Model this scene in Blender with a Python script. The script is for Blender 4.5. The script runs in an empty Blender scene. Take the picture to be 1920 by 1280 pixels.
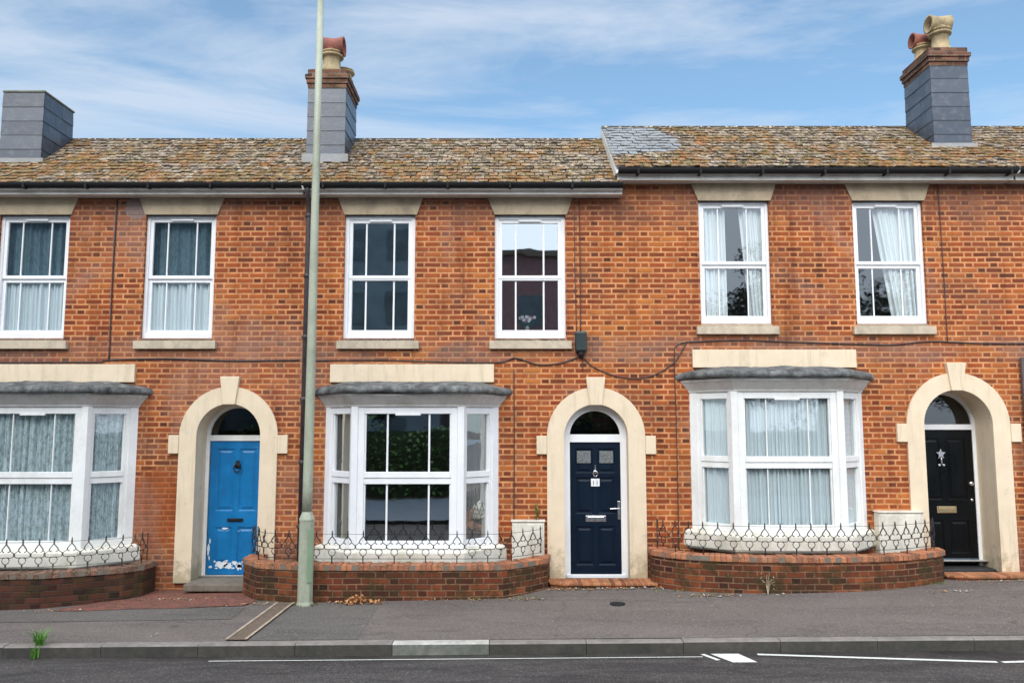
import bpy, math, random
from mathutils import Vector, noise as mnoise
random.seed(7)
R = math.radians
sc = bpy.context.scene
COL = sc.collection

# ------------------------------------------------------------------ camera
cam = bpy.data.cameras.new('camera'); cam.lens = 28.125; cam.sensor_width = 36; cam.clip_end = 2000
co = bpy.data.objects.new('camera', cam); COL.objects.link(co)
co.location = (0, -12, 2.19); co.rotation_euler = (R(96), 0, 0)
sc.camera = co
# ------------------------------------------------------------------ world / sky
SUN_EL, SUN_AZ = 36, 16          # sun high over the far side of the street, a little to the left
w = bpy.data.worlds.new('World'); sc.world = w; w.use_nodes = True
nt = w.node_tree; nt.nodes.clear()
def wn(t, **k):
    n = nt.nodes.new(t)
    for a, b in k.items(): setattr(n, a, b)
    return n
out = wn('ShaderNodeOutputWorld'); bg = wn('ShaderNodeBackground'); bg.inputs[1].default_value = 0.12
sky = wn('ShaderNodeTexSky', sky_type='NISHITA', sun_disc=False, sun_elevation=R(SUN_EL), sun_rotation=R(180+SUN_AZ),
         altitude=50, air_density=1.0, dust_density=1.0, ozone_density=1.0)
tc = wn('ShaderNodeTexCoord'); mp = wn('ShaderNodeMapping'); mp.inputs['Scale'].default_value = (1.2, 1.2, 5.5)
mp.inputs['Rotation'].default_value = (0, R(10), 0)
nz = wn('ShaderNodeTexNoise'); nz.inputs['Scale'].default_value = 1.5; nz.inputs['Detail'].default_value = 7
nz.inputs['Roughness'].default_value = 0.63; nz.inputs['Distortion'].default_value = 0.6
rp = wn('ShaderNodeMapRange'); rp.inputs[1].default_value = 0.42; rp.inputs[2].default_value = 0.66
rp.inputs[3].default_value = 0.15; rp.inputs[4].default_value = 0.75
L = nt.links.new
def wm(op, a, b, c=None, clamp=False):
    n = wn('ShaderNodeMath', operation=op, use_clamp=clamp)
    for k, q in enumerate((a, b, c)):
        if q is None: continue
        if isinstance(q, bpy.types.NodeSocket): L(q, n.inputs[k])
        else: n.inputs[k].default_value = q
    return n.outputs[0]
L(tc.outputs['Generated'], mp.inputs[0]); L(mp.outputs[0], nz.inputs[0]); L(nz.outputs[0], rp.inputs[0])
sx = wn('ShaderNodeSeparateXYZ'); L(tc.outputs['Generated'], sx.inputs[0])
def wr(v, a, b, c, d):
    n = wn('ShaderNodeMapRange', interpolation_type='SMOOTHSTEP'); L(v, n.inputs[0])
    for k, q in enumerate((a, b, c, d)): n.inputs[k+1].default_value = q
    return n.outputs[0]
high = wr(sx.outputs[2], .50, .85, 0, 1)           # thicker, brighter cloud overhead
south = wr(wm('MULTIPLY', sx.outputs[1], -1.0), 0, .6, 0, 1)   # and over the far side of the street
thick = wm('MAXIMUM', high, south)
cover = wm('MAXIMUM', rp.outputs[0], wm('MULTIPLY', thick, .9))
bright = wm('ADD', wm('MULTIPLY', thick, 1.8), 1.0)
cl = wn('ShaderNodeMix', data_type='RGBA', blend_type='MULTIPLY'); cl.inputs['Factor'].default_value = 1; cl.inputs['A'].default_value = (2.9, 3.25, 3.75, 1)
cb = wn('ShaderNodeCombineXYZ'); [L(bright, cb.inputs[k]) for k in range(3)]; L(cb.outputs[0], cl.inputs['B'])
tint = wn('ShaderNodeMix', data_type='RGBA', blend_type='MULTIPLY'); tint.inputs['Factor'].default_value = 1; tint.inputs['B'].default_value = (.50, .71, .76, 1)
L(sky.outputs[0], tint.inputs['A'])
mx = wn('ShaderNodeMix', data_type='RGBA')
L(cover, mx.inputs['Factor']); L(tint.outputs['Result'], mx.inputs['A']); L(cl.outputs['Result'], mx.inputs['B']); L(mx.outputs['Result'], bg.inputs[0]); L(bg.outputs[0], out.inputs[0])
# ------------------------------------------------------------------ sun (thin cloud, very soft)
sl = bpy.data.lights.new('sun', 'SUN'); sl.energy = 1.5; sl.angle = R(45); sl.color = (1, .95, .87)
so = bpy.data.objects.new('sun', sl); COL.objects.link(so)
so.rotation_euler = (R(90-SUN_EL), 0, R(-SUN_AZ)); so.location = (0, -30, 30)
sc.view_settings.view_transform = 'Standard'; sc.view_settings.look = 'None'
sc.view_settings.gamma = 1; sc.view_settings.exposure = 1.05
sc.render.engine = 'CYCLES'
sc.cycles.max_bounces = 6; sc.cycles.transparent_max_bounces = 10; sc.cycles.diffuse_bounces = 3

# ------------------------------------------------------------------ material helpers
class NT:
    def __init__(s, name):
        s.m = bpy.data.materials.new(name); s.m.use_nodes = True
        s.t = s.m.node_tree; s.b = s.t.nodes['Principled BSDF']; s.out = s.t.nodes['Material Output']
    def n(s, typ, ins=None, **props):
        nd = s.t.nodes.new('ShaderNode'+typ)
        for k, v in props.items(): setattr(nd, k, v)
        for k, v in (ins or {}).items(): s.set(nd.inputs[k], v)
        return nd
    def set(s, sock, v):
        if isinstance(v, bpy.types.NodeSocket): s.t.links.new(v, sock)
        elif isinstance(v, (tuple, list)) and sock.type == 'RGBA' and len(v) == 3: sock.default_value = (*v, 1)
        else: sock.default_value = v
    def math(s, op, a, b=0.0, c=0.0, clamp=False):
        nd = s.n('Math', operation=op, use_clamp=clamp); s.set(nd.inputs[0], a); s.set(nd.inputs[1], b); s.set(nd.inputs[2], c); return nd.outputs[0]
    def mix(s, f, a, b, mode='MIX'):
        nd = s.n('Mix', data_type='RGBA', blend_type=mode); s.set(nd.inputs['Factor'], f); s.set(nd.inputs['A'], a); s.set(nd.inputs['B'], b); return nd.outputs['Result']
    def rng(s, v, a, b, c=0.0, d=1.0, smooth=False):
        nd = s.n('MapRange', interpolation_type='SMOOTHSTEP' if smooth else 'LINEAR')
        for i, q in enumerate((v, a, b, c, d)): s.set(nd.inputs[i], q)
        return nd.outputs[0]
    def noise(s, vec, scale, detail=3, rough=.5, dist=0):
        nd = s.n('TexNoise', {'Scale': scale, 'Detail': detail, 'Roughness': rough, 'Distortion': dist})
        if vec is not None: s.set(nd.inputs['Vector'], vec)
        return nd.outputs[0]
    def ramp(s, f, stops, const=False):
        nd = s.n('ValToRGB'); cr = nd.color_ramp
        if const: cr.interpolation = 'CONSTANT'
        while len(cr.elements) < len(stops): cr.elements.new(.5)
        for e, (p, c) in zip(cr.elements, stops): e.position = p; e.color = (*c, 1)
        s.set(nd.inputs[0], f); return nd.outputs[0]
    def pos(s): return s.n('NewGeometry').outputs['Position']
    def sep(s, v): 
        o = s.n('SeparateXYZ', {0: v}).outputs; return o[0], o[1], o[2]
    def comb(s, x, y, z=0.0): return s.n('CombineXYZ', {0: x, 1: y, 2: z}).outputs[0]
    def scale(s, v, k): 
        nd = s.n('VectorMath', operation='MULTIPLY'); s.set(nd.inputs[0], v); nd.inputs[1].default_value = k; return nd.outputs[0]
    def bump(s, h, dist=.01, strength=1.0, nrm=None):
        nd = s.n('Bump', {'Height': h, 'Distance': dist, 'Strength': strength})
        if nrm is not None: s.set(nd.inputs['Normal'], nrm)
        s.set(s.b.inputs['Normal'], nd.outputs[0]); return nd.outputs[0]
    def fin(s, col=None, rough=None, metal=None, spec=None):
        if col is not None: s.set(s.b.inputs['Base Color'], col)
        if rough is not None: s.set(s.b.inputs['Roughness'], rough)
        if metal is not None: s.set(s.b.inputs['Metallic'], metal)
        if spec is not None: s.set(s.b.inputs['Specular IOR Level'], spec)
        return s.m

def plain(name, col, rough=.6, var=.12, nscale=6, dirt=None, dirtamt=.35, bump=.0, metal=0, spec=.5, dscale=3.0):
    s = NT(name); p = s.pos()
    n1 = s.noise(p, nscale, 5, .6)
    c = s.mix(s.rng(n1, .3, .7, 0, 1), tuple(x*(1-var) for x in col), tuple(min(1, x*(1+var)) for x in col))
    if dirt:
        n2 = s.noise(s.scale(p, (1, 1, .45)), dscale, 6, .65, .4)
        n3 = s.noise(p, dscale*7, 3, .6)
        f = s.rng(s.math('ADD', s.math('MULTIPLY', n2, .75), s.math('MULTIPLY', n3, .25)), .46, .68, 0, dirtamt)
        c = s.mix(f, c, dirt)
    if bump: s.bump(s.noise(p, 60, 4), bump)
    return s.fin(c, s.rng(n1, .3, .7, rough-.06, rough+.08), metal, spec)

def brick_nodes(s, jw=.0055, course=.0805, stretch=.253, header=.127, soft=.004):
    uv = s.n('UVMap').outputs[0]
    wob = s.n('TexNoise', {'Scale': 2.5, 'Detail': 2}); s.set(wob.inputs['Vector'], uv)
    wv = s.n('VectorMath', operation='MULTIPLY_ADD'); s.set(wv.inputs[0], wob.outputs[1]); wv.inputs[1].default_value = (.012, .012, 0); s.set(wv.inputs[2], uv)
    u, v, _ = s.sep(wv.outputs[0])
    per = stretch+header
    row = s.math('FLOOR', s.math('DIVIDE', v, course)); fz = s.math('SUBTRACT', v, s.math('MULTIPLY', row, course))
    odd = s.math('FLOORED_MODULO', row, 2.0)
    q = s.math('ADD', s.math('DIVIDE', u, per), s.math('MULTIPLY', odd, .5))
    c = s.math('FLOOR', q); f = s.math('MULTIPLY', s.math('SUBTRACT', q, c), per)
    isH = s.math('GREATER_THAN', f, stretch)
    l = s.math('SUBTRACT', f, s.math('MULTIPLY', isH, stretch))
    wd = s.math('SUBTRACT', stretch, s.math('MULTIPLY', isH, stretch-header))
    dx = s.math('MINIMUM', l, s.math('SUBTRACT', wd, l)); dz = s.math('MINIMUM', fz, s.math('SUBTRACT', course, fz))
    d = s.math('MINIMUM', dx, dz)
    en = s.noise(uv, 90, 2)
    d = s.math('ADD', d, s.math('MULTIPLY', s.math('SUBTRACT', en, .5), .006))
    face = s.rng(d, jw-soft, jw+soft, 0, 1, True)
    wn_ = s.n('TexWhiteNoise', noise_dimensions='2D'); s.set(wn_.inputs['Vector'], s.comb(s.math('ADD', s.math('MULTIPLY', c, 2), isH), row))
    r1 = wn_.outputs['Value']; rr = s.sep(wn_.outputs['Color'])
    return uv, face, r1, rr[1], isH, u, v

def brick_mat(name, ramp, joint, jw=.0055, hdark=.6, dirt=(.14, .075, .05), dirtamt=.55, patches=True, moss=0, vtop=None):
    s = NT(name); uv, face, r1, r2, isH, u, v = brick_nodes(s, jw, soft=.0065 if vtop else .004)
    big = s.noise(uv, .55, 4, .6)
    rr = s.math('ADD', s.math('MULTIPLY', r1, .75), s.math('MULTIPLY', s.math('SUBTRACT', big, .38), .8))
    rr = s.math('SUBTRACT', rr, s.math('MULTIPLY', isH, .12))
    c = s.ramp(rr, ramp)
    grain = s.noise(uv, 120, 3, .7)
    c = s.mix(s.rng(grain, .3, .75, 0, .45), c, s.mix(1.0, c, (.55, .45, .42), 'MULTIPLY'))
    c = s.mix(s.math('MULTIPLY', s.math('MULTIPLY', isH, s.math('GREATER_THAN', r2, .35)), hdark), c, s.mix(1.0, c, (.50, .46, .52), 'MULTIPLY'))
    drift = s.noise(uv, .9, 3, .6); c = s.mix(s.rng(drift, .45, .66, 0, .5), c, s.mix(1.0, c, (1.0, 1.35, 1.1), 'MULTIPLY')); c = s.mix(s.rng(drift, .55, .36, 0, .5), c, s.mix(1.0, c, (.80, .72, .95), 'MULTIPLY'))
    jn = s.noise(uv, 5, 4, .6)
    jc = s.mix(s.rng(jn, .35, .65), tuple(.6*x for x in joint), joint)
    c = s.mix(face, jc, c)
    soot = s.noise(s.scale(uv, (1, 1.6, 1)), .8, 6, .65, .5)
    f = s.rng(soot, .50, .68, 0, dirtamt)
    c = s.mix(f, c, s.mix(.75, c, dirt))
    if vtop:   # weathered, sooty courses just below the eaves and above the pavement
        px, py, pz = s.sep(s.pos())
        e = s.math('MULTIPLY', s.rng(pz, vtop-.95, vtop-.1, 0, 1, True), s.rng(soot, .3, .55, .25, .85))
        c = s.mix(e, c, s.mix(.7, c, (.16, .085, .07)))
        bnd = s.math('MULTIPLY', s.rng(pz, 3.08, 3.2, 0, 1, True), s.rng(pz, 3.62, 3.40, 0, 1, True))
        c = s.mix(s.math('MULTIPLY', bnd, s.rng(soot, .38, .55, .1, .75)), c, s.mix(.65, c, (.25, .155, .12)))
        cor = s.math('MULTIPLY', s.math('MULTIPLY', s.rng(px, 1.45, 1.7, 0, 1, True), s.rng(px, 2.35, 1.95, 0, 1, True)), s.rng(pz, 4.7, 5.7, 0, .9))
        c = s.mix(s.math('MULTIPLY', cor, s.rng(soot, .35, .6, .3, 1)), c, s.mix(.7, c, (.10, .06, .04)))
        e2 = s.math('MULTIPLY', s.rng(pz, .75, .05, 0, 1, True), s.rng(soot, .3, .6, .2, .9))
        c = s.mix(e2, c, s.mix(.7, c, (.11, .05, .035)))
        # smeared red repair patch and sooty block near the blue door
        dxp = s.math('DIVIDE', s.math('ADD', px, 5.28), .45); dzp = s.math('DIVIDE', s.math('SUBTRACT', pz, 1.0), .62)
        rad = s.math('ADD', s.math('ADD', s.math('MULTIPLY', dxp, dxp), s.math('MULTIPLY', dzp, dzp)), s.math('MULTIPLY', s.math('SUBTRACT', s.noise(uv, 6, 4), .5), 1.6))
        c = s.mix(s.rng(rad, .6, 1.1, .75, 0), c, s.mix(s.noise(uv, 9, 5, .7), (.20, .04, .015), (.42, .12, .03)))
        dx2 = s.math('DIVIDE', s.math('ADD', px, 5.78), .17); dz2 = s.math('DIVIDE', s.math('SUBTRACT', pz, 5.5), .17)
        rad2 = s.math('ADD', s.math('ADD', s.math('MULTIPLY', dx2, dx2), s.math('MULTIPLY', dz2, dz2)), s.math('MULTIPLY', s.math('SUBTRACT', s.noise(uv, 9, 4), .5), 1.5))
        c = s.mix(s.rng(rad2, .7, 1.2, .8, 0), c, (.24, .20, .19))
    if moss:
        mn = s.noise(s.pos(), 4.0, 7, .75, .5)
        c = s.mix(s.rng(mn, .47, .60, 0, moss), c, s.mix(s.noise(s.pos(), 30, 3), (.015, .012, .008), (.08, .065, .022)))
    if vtop:
        rep_ = s.noise(s.scale(uv, (1, .8, 1)), .42, 5, .7, .8)
        c = s.mix(s.rng(rep_, .53, .64, 0, .7), c, s.mix(.6, c, (.34, .20, .15)))
        st = s.noise(s.scale(uv, (3.0, .35, 1)), 1.0, 5, .7, .3)
        c = s.mix(s.rng(st, .52, .68, 0, .7), c, s.mix(1.0, c, (.55, .44, .40), 'MULTIPLY'))
    h = s.math('ADD', face, s.math('MULTIPLY', grain, .35))
    s.bump(h, .006, .9)
    return s.fin(c, .88, 0, .25)

BR = [(0, (.13, .038, .020)), (.2, (.26, .060, .022)), (.45, (.37, .085, .025)), (.75, (.46, .125, .032)), (1, (.60, .205, .05))]
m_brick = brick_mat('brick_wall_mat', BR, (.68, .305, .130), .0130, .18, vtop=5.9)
m_brick_low = brick_mat('garden_brick_mat', [(0, (.045, .016, .012)), (.35, (.13, .034, .017)), (.75, (.28, .070, .026)), (1, (.40, .115, .038))],
                        (.27, .15, .085), .009, .2, (.035, .02, .014), .9, moss=.8)
m_brick_dark = brick_mat('mossy_brick_mat', [(0, (.03, .016, .013)), (.5, (.09, .035, .022)), (1, (.17, .06, .03))],
                         (.08, .06, .045), .005, .4, (.03, .02, .015), .8, moss=.9)
m_brick_chim = brick_mat('chimney_brick_mat', [(0, (.07, .03, .025)), (.5, (.19, .08, .05)), (1, (.30, .14, .09))], (.24, .2, .15), .006, .4, (.05, .04, .03), .6, moss=.45)

def coping_mat(name, c1, c2, moss):
    s = NT(name); uv = s.n('UVMap').outputs[0]; u, v, _ = s.sep(uv)
    q = s.math('DIVIDE', u, .077); c = s.math('FLOOR', q); f = s.math('SUBTRACT', q, c)
    d = s.math('MINIMUM', f, s.math('SUBTRACT', 1.0, f)); face = s.rng(d, .05, .1, 0, 1, True)
    wn_ = s.n('TexWhiteNoise', noise_dimensions='1D'); s.set(wn_.inputs['W'], c)
    col = s.mix(wn_.outputs[0], c1, c2)
    col = s.mix(face, (.42, .30, .2), col)
    mn = s.noise(s.pos(), 4, 6, .7, .3)
    col = s.mix(s.rng(mn, .48, .62, 0, moss), col, (.06, .045, .02))
    s.bump(face, .006); return s.fin(col, .85, 0, .25)
m_cop = coping_mat('brick_coping_mat', (.26, .075, .035), (.56, .22, .09), .5)
m_cop_dark = coping_mat('dark_coping_mat', (.12, .05, .035), (.22, .09, .05), .7)

def creammat():
    s = NT('cream_paint_mat'); p = s.pos(); x, y, z = s.sep(p)
    n1 = s.noise(p, 4, 5, .6); c = s.mix(s.rng(n1, .3, .7), (.71, .575, .405), (.79, .645, .465))
    st = s.noise(s.scale(p, (5, 5, .6)), 1.5, 6, .7, .3); c = s.mix(s.rng(st, .52, .72, 0, .5), c, (.42, .34, .21))
    foot = s.rng(z, .55, -.1, 0, .34); c = s.mix(s.rng(s.math('ADD', s.noise(p, 6, 6, .7), foot), .62, .80, 0, .6), c, (.27, .24, .13))
    ch = s.noise(p, 18, 5, .75); c = s.mix(s.rng(ch, .67, .71, 0, .6), c, (.40, .33, .24))
    s.bump(s.noise(p, 45, 4), .002); return s.fin(c, .7)
m_cream = creammat()
m_stone = plain('sill_stone_mat', (.56, .46, .34), .8, .12, 8, (.16, .14, .10), .5, .004)
m_lintel = plain('lintel_stone_mat', (.47, .37, .25), .8, .10, 5, (.14, .12, .08), .5, .003)
m_baysill = plain('stained_sill_mat', (.80, .76, .66), .6, .06, 6, (.34, .30, .16), .6, .002, dscale=3)
m_upvc = plain('white_plastic_mat', (.85, .85, .86), .35, .03, 3, (.5, .5, .48), .2)
m_wood = plain('white_paint_mat', (.84, .84, .82), .5, .04, 4, (.50, .46, .38), .35)
m_fascia = plain('fascia_paint_mat', (.66, .63, .58), .6, .08, 4, (.25, .22, .18), .45)
m_cornice = plain('grey_paint_mat', (.62, .60, .57), .65, .08, 5, (.26, .23, .17), .5)
m_black = plain('black_plastic_mat', (.005, .005, .006), .8, .2, 8)
m_pipe = plain('downpipe_paint_mat', (.045, .035, .04), .5, .3, 8, (.12, .08, .07), .6)
m_lead = plain('lead_roof_mat', (.15, .155, .15), .7, .7, 7, (.012, .012, .015), .95, .015, dscale=7)
m_leadfl = plain('lead_flashing_mat', (.28, .28, .28), .55, .15, 8, (.2, .18, .12), .5, .004)
m_blue = plain('blue_gloss_mat', (.002, .17, .43), .4, .15, 3, (.003, .09, .27), .6, .001)
m_navy = plain('navy_door_mat', (.0012, .008, .021), .45, .1, 3, spec=.2)
m_blackd = plain('black_gloss_mat', (.002, .003, .004), .3, .2, 3, spec=.25)
m_chrome = plain('chrome_mat', (.75, .74, .76), .25, .05, 8, metal=1)
m_brass = plain('brass_mat', (.65, .50, .28), .35, .1, 8, metal=1)
m_iron = plain('iron_mat', (.012, .014, .02), .5, .3, 20, (.09, .035, .02), .5)
m_post = plain('post_paint_mat', (.38, .40, .30), .5, .10, 4, (.17, .17, .11), .55, .001)
m_postl = plain('post_panel_mat', (.25, .36, .22), .5, .08, 4, (.3, .32, .25), .4)
m_flake = plain('bare_undercoat_mat', (.72, .78, .82), .7, .05, 20)
m_box = plain('meter_box_mat', (.74, .70, .60), .6, .06, 5, (.25, .2, .13), .5)
m_white = plain('plate_white_mat', (.8, .8, .8), .4, .03, 5)
m_concrete = plain('concrete_mat', (.20, .165, .125), .9, .18, 12, (.10, .085, .07), .6, .004, dscale=5)
m_kerb = plain('kerb_stone_mat', (.24, .21, .185), .85, .2, 14, (.10, .085, .075), .6, .005, dscale=4)
m_kerbface = plain('dark_kerb_face_mat', (.075, .066, .055), .8, .3, 10, (.03, .035, .028), .7, .005, dscale=3)  # front faces of the kerb stones, toned darker than their tops
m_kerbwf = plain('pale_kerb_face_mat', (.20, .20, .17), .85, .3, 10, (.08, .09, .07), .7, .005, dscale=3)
m_kerbw = plain('pale_kerb_mat', (.50, .47, .42), .85, .15, 14, (.15, .13, .11), .6, .005, dscale=5)
m_buff = plain('buff_clay_mat', (.42, .32, .18), .85, .2, 8, (.10, .08, .045), .85, .004, dscale=5)
m_red = plain('red_clay_mat', (.26, .085, .055), .8, .25, 8, (.07, .04, .035), .85, .004, dscale=5)
m_soil = plain('soil_mat', (.035, .024, .016), .95, .3, 15, (.07, .05, .03), .5, .02)
m_moss = plain('moss_mat', (.10, .085, .02), .95, .4, 20)
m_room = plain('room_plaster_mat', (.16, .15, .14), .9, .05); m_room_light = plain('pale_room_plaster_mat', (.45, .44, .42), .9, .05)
m_green = plain('leaf_green_mat', (.045, .14, .02), .6, .3, 10)
m_grass = plain('grass_blade_mat', (.12, .30, .04), .6, .3, 10)
m_dead = plain('dead_leaf_mat', (.50, .24, .09), .8, .45, 40)
m_litter = plain('leaf_litter_mat', (.30, .20, .10), .9, .6, 60)
m_pink = plain('pink_petal_mat', (.65, .25, .32), .6, .2, 20)
m_pwhite = plain('white_petal_mat', (.8, .78, .8), .6, .05, 20)
m_tile = plain('red_tile_path_mat', (.20, .075, .05), .9, .5, 26, (.07, .05, .04), .85, .008, dscale=6)

def slatehung():
    s = NT('hung_slate_mat'); a = s.n('Attribute', attribute_name='tone').outputs['Fac']
    p = s.pos(); c = s.mix(a, (.035, .045, .065), (.075, .09, .115))
    n = s.noise(p, 9, 5, .6); c = s.mix(s.rng(n, .5, .7, 0, .4), c, (.15, .16, .16))
    s.bump(s.noise(p, 40, 4), .002); return s.fin(c, .36)
m_slatehung = slatehung()

def roofmat():
    s = NT('lichened_slate_mat'); at = s.n('Attribute', attribute_name='tone').outputs['Color']
    r, g, b = s.sep(at); p = s.pos()
    c = s.ramp(r, [(0, (.035, .025, .022)), (.2, (.10, .075, .06)), (.4, (.22, .17, .135)), (.62, (.30, .235, .18)), (.8, (.22, .185, .20)), (1, (.42, .36, .29))])
    n0 = s.noise(p, 14, 5, .7); c = s.mix(s.rng(n0, .38, .6, 0, .7), c, s.mix(1.0, c, (.42, .38, .33), 'MULTIPLY'))
    n1 = s.noise(s.scale(p, (1, 1.5, 1.5)), 17, 3, .6); c = s.mix(s.rng(n1, .54, .60, 0, .85), c, (.56, .47, .37))
    z = s.noise(p, 1.5, 5, .65, .4)
    low = s.rng(s.sep(p)[1], .9, -.2, 0.0, .10)
    z = s.math('ADD', s.math('ADD', z, low), s.math('MULTIPLY', s.math('SUBTRACT', b, .5), .16))
    n2 = s.noise(p, 16, 5, .75, .3)
    f = s.math('MULTIPLY', s.rng(z, .52, .60, 0.0, 1), s.rng(n2, .42, .54, .1, 1))
    lic = s.mix(s.rng(s.noise(p, 5, 4), .4, .6), (.24, .16, .04), (.36, .135, .02))
    c = s.mix(s.math('MULTIPLY', f, .9), c, lic); ol = s.noise(p, 3.5, 6, .7, .5); c = s.mix(s.rng(ol, .50, .64, 0, .35), c, s.mix(s.noise(p, 24, 4), (.05, .045, .018), (.22, .19, .07)))
    n3 = s.noise(s.scale(p, (.9, 1.5, 1.5)), 14, 3, .6)
    c = s.mix(s.rng(n3, .54, .59, 0, .88), c, (.055, .036, .022))
    cl = s.mix(s.noise(p, 12, 4), (.17, .18, .19), (.31, .325, .33))
    c = s.mix(s.math('MULTIPLY', g, .9), c, cl)
    c = s.mix(s.math('SUBTRACT', 1.0, g), c, s.mix(1.0, c, (1.0, .95, .82), 'MULTIPLY'))
    s.bump(s.math('ADD', s.noise(p, 30, 4), f), .008, .8)
    return s.fin(c, .85, 0, .3)
m_roof = roofmat()

def glassmat(name='window_glass_mat', tint=(.92, .96, .96), base=.20):
    s = NT(name); s.t.nodes.remove(s.b)
    tr = s.n('BsdfTransparent', {'Color': tint}); gl = s.n('BsdfGlossy', {'Roughness': .015, 'Color': (.95, .98, 1)})
    fr = s.n('Fresnel', {'IOR': 1.5})
    bp = s.n('Bump', {'Height': s.noise(s.pos(), 1.7, 2), 'Distance': .0022, 'Strength': .6}); s.set(gl.inputs['Normal'], bp.outputs[0])
    f = s.math('ADD', s.math('MULTIPLY', fr.outputs[0], 1.2), base, clamp=True)
    f = s.math('MULTIPLY', f, s.math('SUBTRACT', 1.0, s.n('NewGeometry').outputs['Backfacing']))
    mxs = s.n('MixShader'); s.set(mxs.inputs[0], f); s.set(mxs.inputs[1], tr.outputs[0]); s.set(mxs.inputs[2], gl.outputs[0])
    s.set(s.out.inputs[0], mxs.outputs[0]); return s.m
m_glass = glassmat('coated_glass_mat', (.92, .96, .96), .36); m_glass_clear = glassmat('clear_glass_mat', (.98, 1, 1), .07); m_glass_dark = glassmat('fanlight_glass_mat', (.22, .26, .22), .02)  # dark fanlight tint stands in for the unlit hall behind the doors

def netmat(name, col, lace=0.0, open_=.05):
    s = NT(name); p = s.pos()
    c = col
    if lace:
        n = s.noise(s.scale(p, (1, 1, .5)), 26, 4, .8); f = s.rng(n, .45, .6, 0, lace)
        c = s.mix(f, col, tuple(.35*x for x in col))
    s.fin(c, .9, 0, .1)
    tl = s.n('BsdfTranslucent'); s.set(tl.inputs[0], c); tr = s.n('BsdfTransparent')
    m1 = s.n('MixShader', {0: .10}); s.set(m1.inputs[1], s.b.outputs[0]); s.set(m1.inputs[2], tl.outputs[0])
    m2 = s.n('MixShader', {0: open_}); s.set(m2.inputs[1], m1.outputs[0]); s.set(m2.inputs[2], tr.outputs[0])
    s.set(s.out.inputs[0], m2.outputs[0]); return s.m
m_net = netmat('net_curtain_mat', (.72, .78, .81))
m_lace = netmat('lace_curtain_mat', (.60, .69, .71), .7, .06)
m_drape = netmat('pale_drape_mat', (.74, .77, .78), 0, .03)
m_dull = netmat('dull_drape_mat', (.36, .33, .31), 0, .03)
m_dim = netmat('dark_blind_mat', (.13, .20, .24), .5, .05)

def asphalt(name, c1, c2, sp, wet=0.0):
    s = NT(name); p = s.pos()
    n = s.noise(p, 55, 3, .8); big = s.noise(s.scale(p, (.5, 1.6, 1)), 1.1, 6, .6, .4)
    vor = s.n('TexVoronoi', {'Scale': 70}); s.set(vor.inputs['Vector'], p)
    c = s.mix(s.rng(big, .35, .65), c1, c2)
    c = s.mix(s.rng(n, .35, .7, 0, .75), c, s.mix(1.0, c, (.3, .3, .3), 'MULTIPLY'))
    st = s.noise(s.scale(p, (.35, 2.2, 1)), 1.6, 6, .7, 1.2); c = s.mix(s.rng(st, .54, .62, 0, .35), c, s.mix(1.0, c, (.55, .55, .56), 'MULTIPLY'))
    sp2 = s.noise(p, 3.3, 3, .5, .2); c = s.mix(s.rng(sp2, .70, .74, 0, .5), c, s.mix(1.0, c, (.5, .5, .5), 'MULTIPLY'))
    vr = s.sep(vor.outputs['Color'])[0]
    c = s.mix(s.rng(vr, .86, .97, 0, .55), c, sp)
    wp = s.n('VectorMath', operation='MULTIPLY_ADD'); nzc = s.n('TexNoise', {'Scale': 2.2, 'Detail': 4}); s.set(nzc.inputs['Vector'], p)
    s.set(wp.inputs[0], nzc.outputs[1]); wp.inputs[1].default_value = (.5, .5, 0); s.set(wp.inputs[2], p)
    ve = s.n('TexVoronoi', {'Scale': .55}, feature='DISTANCE_TO_EDGE'); s.set(ve.inputs['Vector'], wp.outputs[0])
    ck = s.math('MULTIPLY', s.rng(ve.outputs['Distance'], .003, .008, 1, 0), s.rng(s.noise(p, .5, 2), .48, .56, 0, .3))
    c = s.mix(ck, c, (.03, .026, .022))
    vg = s.n('TexVoronoi', {'Scale': 2.6}); s.set(vg.inputs['Vector'], p); gum = s.math('MULTIPLY', s.rng(vg.outputs['Distance'], .045, .06, 1, 0), s.math('GREATER_THAN', s.sep(vg.outputs['Color'])[1], .72))
    c = s.mix(s.math('MULTIPLY', gum, .55), c, s.mix(s.math('GREATER_THAN', s.sep(vg.outputs['Color'])[0], .5), (.05, .045, .042), (.34, .31, .28)))
    if wet:
        px, py, pz = s.sep(p); wn2 = s.noise(s.scale(p, (.6, 2.5, 1)), 1.4, 6, .7, .8)
        c = s.mix(s.math('MULTIPLY', s.rng(py, -3.12, -2.86, 0, 1, True), s.rng(wn2, .35, .6, .3, .85)), c, (.035, .028, .02))
        c = s.mix(s.rng(wn2, .46, .60, 0, .75), c, s.mix(1.0, c, (.50, .50, .53), 'MULTIPLY'))
    s.bump(s.math('ADD', vor.outputs[0], n), .006)
    return s.fin(c, s.rng(big, .35, .65, .82-wet, .9), 0, .4)
m_road = asphalt('road_asphalt_mat', (.068, .058, .053), (.10, .086, .078), (.22, .20, .185), .25)
m_pave = asphalt('pavement_asphalt_mat', (.168, .138, .120), (.215, .178, .156), (.28, .245, .22))
m_patch = asphalt('pavement_patch_mat', (.145, .130, .114), (.18, .158, .138), (.24, .22, .20))
def paintmat():
    s = NT('road_paint_mat'); p = s.pos(); n = s.noise(p, 30, 5, .75)
    c = s.mix(s.rng(n, .56, .7), (.74, .72, .66), (.16, .15, .14)); return s.fin(c, .7)
m_line = paintmat()

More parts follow.
